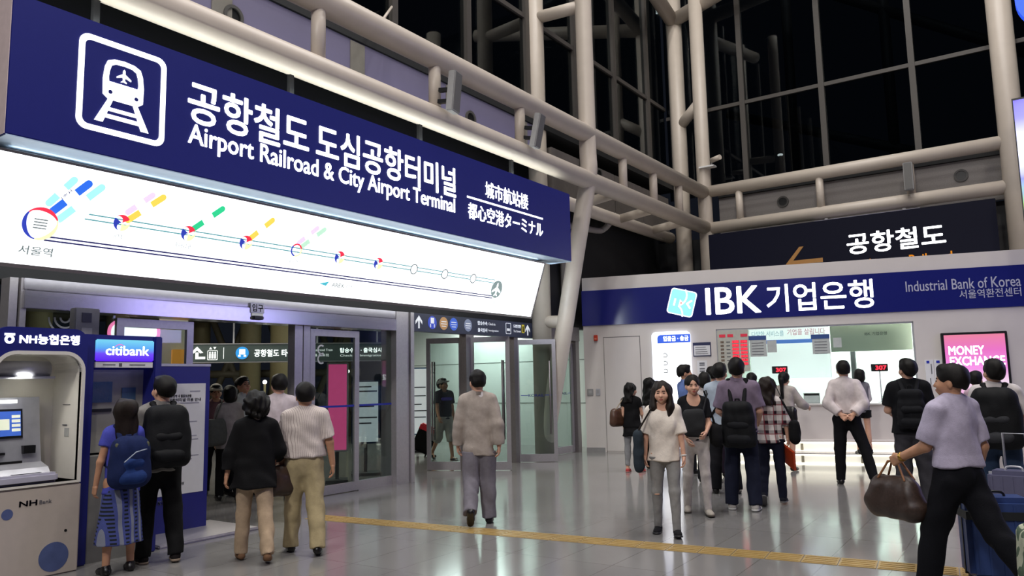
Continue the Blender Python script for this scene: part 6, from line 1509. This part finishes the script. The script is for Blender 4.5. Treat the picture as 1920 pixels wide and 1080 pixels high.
carried_bag(P, 'folder_bag', 'dark grey flat bag carried by the woman in the black tee', 'bag', C_('charcoal_bag_cloth', '2b2c2e'), (0.02, 0.20, 1.08), (0.22, 0.07, 0.30), [[(-0.09, 0.17, 1.20), (-0.16, 0.08, 1.41), (-0.16, -0.02, 1.45)]], taper=0.98)
carried_bag(P, 'shoulder_bag', 'black bag hanging at the hip of the woman in white trousers', 'bag', K_BLACK, (-0.25, -0.02, 0.92), (0.26, 0.12, 0.26), [[(-0.25, -0.05, 1.02), (-0.14, -0.03, 1.44), (-0.25, 0.04, 1.02)]], rot=PI / 2)
# --- queue in front of the bank
P = make_person('man in blue shirt in profile beside the white lit panel', (-5.22, 12.70), 40, h=1.80, face=True, head=(20, -4, 0), armL=(6, 6, 40, -4), armR=(6, 6, 30, -4), top=dict(m=C_('sky_blue_shirt', '6a80b8'), sleeve=0.8, hem=0.98, collar=True), bottom=dict(m=DKT), shoe=dict(m=LEATHER), skin=SKIN2)
P = make_person('woman with short black bob and white collar in front of the paper notices', (-4.46, 11.62), -2, h=1.66, sex='f', head=(-20, 0, 0), armL=(6, 6, 50, -4), armR=(6, 6, 30, -4), top=dict(m=K_WHITE, sleeve=0.8, hem=0.95, collar=True, name='blouse'), bottom=dict(m=DKT), hair='bob', shoe=dict(m=LEATHER))
carried_bag(P, 'shoulder_bag', 'dark bag across the back of the bobbed woman by the notices', 'bag', C_('dark_grey_bag', '33363a'), (0.0, -0.20, 1.18), (0.34, 0.12, 0.26), [[(-0.12, -0.18, 1.28), (-0.12, -0.04, 1.47), (-0.12, 0.06, 1.44)]])
P = make_person('dark haired person mostly hidden behind the pale blue shirt man', (-4.62, 12.40), -15, h=1.75, top=dict(m=C_('plum_cloth', '3a2a3c'), sleeve=0.8, hem=0.9), bottom=dict(m=C_('plum_trousers', '2a2030'), loose=0.024), shoe=dict(m=LEATHER))
P = make_person('man in pale blue shirt and black trousers queueing for the bank', (-3.86, 10.66), -12, h=1.77, head=(10, -4, 0), armL=(10, 8, 60, -6), armR=(6, 8, 40, -4), legL=(0, -2, 4), legR=(2, 0, 4), top=dict(m=C_('pale_blue_shirt', 'aab6c4'), sleeve=0.8, hem=0.92, hemr=0.16, loose=0.028, collar=True), bottom=dict(m=DKT, loose=0.028), shoe=dict(m=LEATHER))
t, sft = held_root(P, 'sling_strap', 'black diagonal sling strap on the pale blue shirt', 'strap', P.Th(V3(0.0, -0.13, 1.0)))
np_mesh('webbing', [sdf_mesh([cap(P.Th(V3(0.11, -0.105, 1.46)), P.Th(V3(0.02, -0.165, 1.30)), 0.018, k=0.01, sc=(1, 0.6, 1)), cap(P.Th(V3(0.02, -0.165, 1.30)), P.Th(V3(-0.13, -0.12, 1.08)), 0.018, k=0.01, sc=(1, 0.6, 1))], 0.008)], K_BLACK, t, shift=sft)
P = make_person('tall man in mauve polo with black backpack queueing for the bank', (-3.22, 9.48), -14, h=1.81, wide=1.06, head=(0, -6, 0), armL=(6, 12, 70, -10), armR=(8, 12, 60, -6), legL=(4, -4, 4), legR=(0, -12, 4),
    top=dict(m=C_('mauve_polo_cloth', '7d6f82'), sleeve=0.85, hem=0.88, hemr=0.168, loose=0.03, collar=True, name='polo_shirt', folds=0.006), bottom=dict(m=C_('navy_denim', '1a1e30'), loose=0.026, name='jeans', folds=0.005), hair='short', shoe=dict(m=C_('white_trainer', 'bdb9b4'), sole=WSOLE), cell=0.011)
backpack(P, 'large black backpack on the tall man in the mauve polo', BKP, C_('backpack_panel', '1b1c20'), width=0.33, height=0.50, depth=0.17, z=1.24, strapm=BKP)
P = make_person('woman in red white plaid shirt and navy jeans in the bank queue', (-3.02, 10.02), -12, h=1.53, sex='f', armL=(8, 14, 50, -4), armR=(4, 16, 8, 4), legL=(-6, -34, 2), legR=(6, 0, 3), pitchL=42,
    top=dict(m=C_('plaid_cloth', 'd5cdca', 'plaid', '2a1c26', 52, c3='8a3a44'), sleeve=1.1, hem=0.84, hemr=0.17, loose=0.028), bottom=dict(m=C_('dark_navy_denim', '15182a'), loose=0.014, name='jeans'), hair='medium', hairm=HAIRB, shoe=dict(m=C_('navy_sneaker', '1c1e28'), sole=mat('grey_sole', '6e6c6c', rough=0.6)), cell=0.011)
h_ = P.J['GR']
t, sft = held_root(P, 'orange_folder', 'bright orange folder in the hand of the plaid shirt woman', 'folder', h_ + V3(0.02, 0, -0.27))
MB().box(-0.015, 0.015, -0.15, 0.15, 0.0, 0.25, bevel=0.004, M=Matrix.Rotation(0.35, 4, 'X') @ Matrix.Rotation(0.5, 4, 'Z')).build('cover', mat('orange_folder_cover', 'b8401c', rough=0.45), t)
carried_bag(P, 'shoulder_bag', 'black bag on the plaid shirt woman, above the orange folder', 'bag', K_BLACK, (0.30, -0.02, 0.88), (0.26, 0.13, 0.28), [[(0.29, -0.06, 1.0), (0.15, -0.04, 1.31), (0.15, 0.04, 1.31), (0.29, 0.06, 1.0)]], rot=PI / 2)
P = make_person('person with round dark head and black straps seen past the mauve polo', (-4.30, 13.40), -12, h=1.64, sex='f', armL=(10, 6, 60, -4), armR=(10, 6, 60, -4), top=dict(m=C_('rose_white_cloth', 'b8a6ac'), sleeve=0.7, hem=0.92), bottom=dict(m=DKT), hair='tied', shoe=dict(m=LEATHER))
backpack(P, 'black backpack on the round headed person near the counter', BKP, width=0.28, height=0.40, depth=0.14, z=1.38)
P = make_person('woman with long black ponytail and pale cardigan leaning on the bank counter', (-3.86, 13.72), 4, h=1.65, sex='f', wide=1.05, armL=(20, 6, 70, -4), armR=(28, 24, 80, 8), legL=(0, -2, 3), legR=(-3, -10, 3), lean=6, top=dict(m=C_('beige_cardigan_cloth', 'b5aca6'), sleeve=1.6, hem=0.74, hemr=0.18, loose=0.03, name='cardigan'), bottom=dict(m=K_BLACK, skirt=(0.62, 0.19), name='skirt'), hair='ponytail', shoe=dict(m=LEATHER))
carried_bag(P, 'shoulder_bag', 'black rounded bag at the hip of the ponytail woman', 'bag', LEATHER, (0.14, -0.22, 0.95), (0.28, 0.13, 0.26), [[(0.10, -0.2, 1.06), (-0.12, -0.06, 1.46), (-0.12, 0.06, 1.42)]])
P = make_person('man in white shirt with hands clasped behind his back before the counter', (-2.58, 12.36), -15, h=1.78, armL=(-14, 15, -32, -40), armR=(-14, 15, -32, -40), legL=(2, -2, 4), legR=(-8, -16, 17), pitchR=-14, top=dict(m=C_('bright_white_shirt', 'd4c9c8'), sleeve=1.85, hem=1.0, loose=0.024, collar=True, folds=0.006), bottom=dict(m=C_('black_suit_trousers', '101014'), loose=0.022, flare=1.0, belt=LEATHER), shoe=dict(m=LEATHER), cell=0.011, palmL=(0, -1, 0), palmR=(0, -1, 0), curlL=0.9, curlR=0.9)
P = make_person('woman in grey vest and black shorts standing on the lit step', (-2.88, 15.05, 0.19), -28, h=1.47, sex='f', armL=(14, 6, 60, -4), armR=(12, 8, 50, -4), legL=(2, 0, 1), legR=(-2, -8, 1), top=dict(m=C_('grey_vest_cloth', '77757a'), sleeve=0.0, hem=0.86, hemr=0.165, loose=0.022, name='vest'), under=dict(m=K_WHITE, sleeve=1.6, hem=1.0, loose=0.008), bottom=dict(m=K_BLACK, length=0.18, loose=0.024, name='shorts'), hair='bob', shoe=dict(m=LEATHER))
# --- right-hand side
P = make_person('man in black tee and grey trousers with a slim black backpack and red shoes', (-1.48, 10.62), -12, h=1.75, wide=1.08, head=(-24, -10, 0), armL=(10, 14, 80, -10), armR=(10, 10, 80, -10), legL=(0, -2, 4), legR=(0, -2, 4), top=dict(m=C_('jet_black_tee', '121317'), sleeve=0.8, hem=0.86, hemr=0.172, loose=0.034, name='tee'), bottom=dict(m=C_('charcoal_trousers', '3c3b40'), loose=0.036, folds=0.006), shoe=dict(m=C_('red_trainer', 'c02838'), sole=mat('maroon_sole', '7a4a44', rough=0.6)), cell=0.011)
backpack(P, 'slim black backpack on the man in the black tee and red shoes', C_('slim_pack_cloth', '17181c'), width=0.30, height=0.48, depth=0.12, z=1.40)
P = make_person('man in lavender short sleeved shirt striding past with a brown bag', (-0.62, 6.42), -56, h=1.68, wide=1.06, headscale=0.92, head=(-26, -4, 0), face=True, armL=(20, 6, 66, 2), armR=(-6, 12, 20, 4), legL=(22, 12, 2), legR=(-26, -44, 3), pitchR=36,
    top=dict(m=C_('lavender_shirt_cloth', 'b2abc0'), sleeve=0.88, hem=1.00, hemr=0.165, loose=0.026, collar=True, folds=0.007), bottom=dict(m=C_('near_black_trousers', '0d0e14'), loose=0.034, folds=0.005, belt=LEATHER), hair='short', shoe=dict(m=LEATHER), cell=0.010, curlL=1.25, skin=SKIN2)
hL = P.J['GL']
carried_bag(P, 'duffel_bag', 'dark brown hand bag gripped by the man in the lavender shirt', 'bag', mat('patterned_brown_leather', '35261f', rough=0.45, var=0.3, scale=60), hL + V3(0.0, 0.02, -0.26), (0.52, 0.22, 0.30), [[hL + V3(sx, -0.12, -0.13), hL + V3(sx * 0.4, -0.045, -0.005), hL + V3(0, 0.0, 0.008), hL + V3(sx * 0.4, 0.045, -0.005), hL + V3(sx, 0.12, -0.13)] for sx in (-0.05, 0.05)], strapm=TANL, strap_r=0.009, rot=PI / 2, taper=0.7)
np_mesh('watch', [sdf_mesh([cap(P.J['WL'] - unit(P.J['WL'] - P.J['EL']) * 0.03, P.J['WL'] - unit(P.J['WL'] - P.J['EL']) * 0.005, 0.036, k=0, fa=True, fb=True)], 0.005)], GOLD, P.root)
P = make_person('man in white tee and jeans with a large black backpack by the pink screen', (-0.52, 9.55), 0, h=1.70, wide=1.06, head=(-28, -12, 0), armL=(12, 12, 70, -10), armR=(12, 14, 80, -6), legL=(6, 0, 5), legR=(-6, -14, 5), top=dict(m=C_('white_tee_cloth', 'cfc8c8'), sleeve=0.8, hem=0.90, hemr=0.168, loose=0.03, name='tee'), bottom=dict(m=C_('blue_denim', '2f3f58'), loose=0.026, name='jeans', folds=0.005), shoe=dict(m=LEATHER))
backpack(P, 'large black and grey backpack on the man in the white tee', BKP, C_('grey_pack_pocket', '35363a'), width=0.36, height=0.54, depth=0.22, z=1.42)
P = make_person('person in pale pink top standing in front of the pink screen', (-0.92, 12.95), 18, h=1.58, sex='f', head=(-10, -4, 0), armL=(10, 6, 60, -4), armR=(10, 6, 60, -4), top=dict(m=C_('pale_pink_cloth', 'c4a8b8'), sleeve=0.8, hem=0.92), bottom=dict(m=DKT), hair='short', shoe=dict(m=LEATHER))
P = make_person('person in white at the right edge, carrying a patterned tote', (0.06, 5.72), -20, h=1.62, sex='f', armL=(6, 12, 10, 4), armR=(0, 8, 10, 2), legL=(8, 0, 2), legR=(-8, -16, 2), top=dict(m=C_('off_white_cloth', 'c9bfbe'), sleeve=0.8, hem=0.84, hemr=0.17, loose=0.03, name='blouse'), bottom=dict(m=C_('beige_trousers', '9d8f8a'), loose=0.024), hair='medium', shoe=dict(m=LEATHER), curlL=1.1)
hL = P.J['GL']
carried_bag(P, 'tote_bag', 'cream and green swirl patterned tote bag at the right edge', 'bag', C_('swirl_tote_cloth', 'b9bda6', 'swirl', '5a6a58', 9), hL + V3(-0.02, 0.0, -0.33), (0.44, 0.16, 0.46), [[hL + V3(sx, -0.1, -0.12), hL + V3(0, 0.0, 0.005), hL + V3(sx, 0.1, -0.12)] for sx in (-0.03, 0.03)], strapm=C_('tote_handle', '8a8f7a'), rot=PI / 2, taper=0.92)
suitcase('blue hard suitcase with a black strap behind the lavender shirt man', (-0.46, 7.05, 0.0), math.radians(20), 0.46, 0.28, 0.66, mat('blue_shell', '2b3f72', rough=0.4, var=0.08), BLACK, strap=mat('black_green_strap', '14181a', rough=0.6), handle=False)
suitcase('grey violet suitcase with raised handle further back by the jeans man', (-0.36, 8.35, 0.0), math.radians(-10), 0.40, 0.26, 0.72, mat('grey_violet_shell', '5c5c76', rough=0.4), SILVER, handle=True)
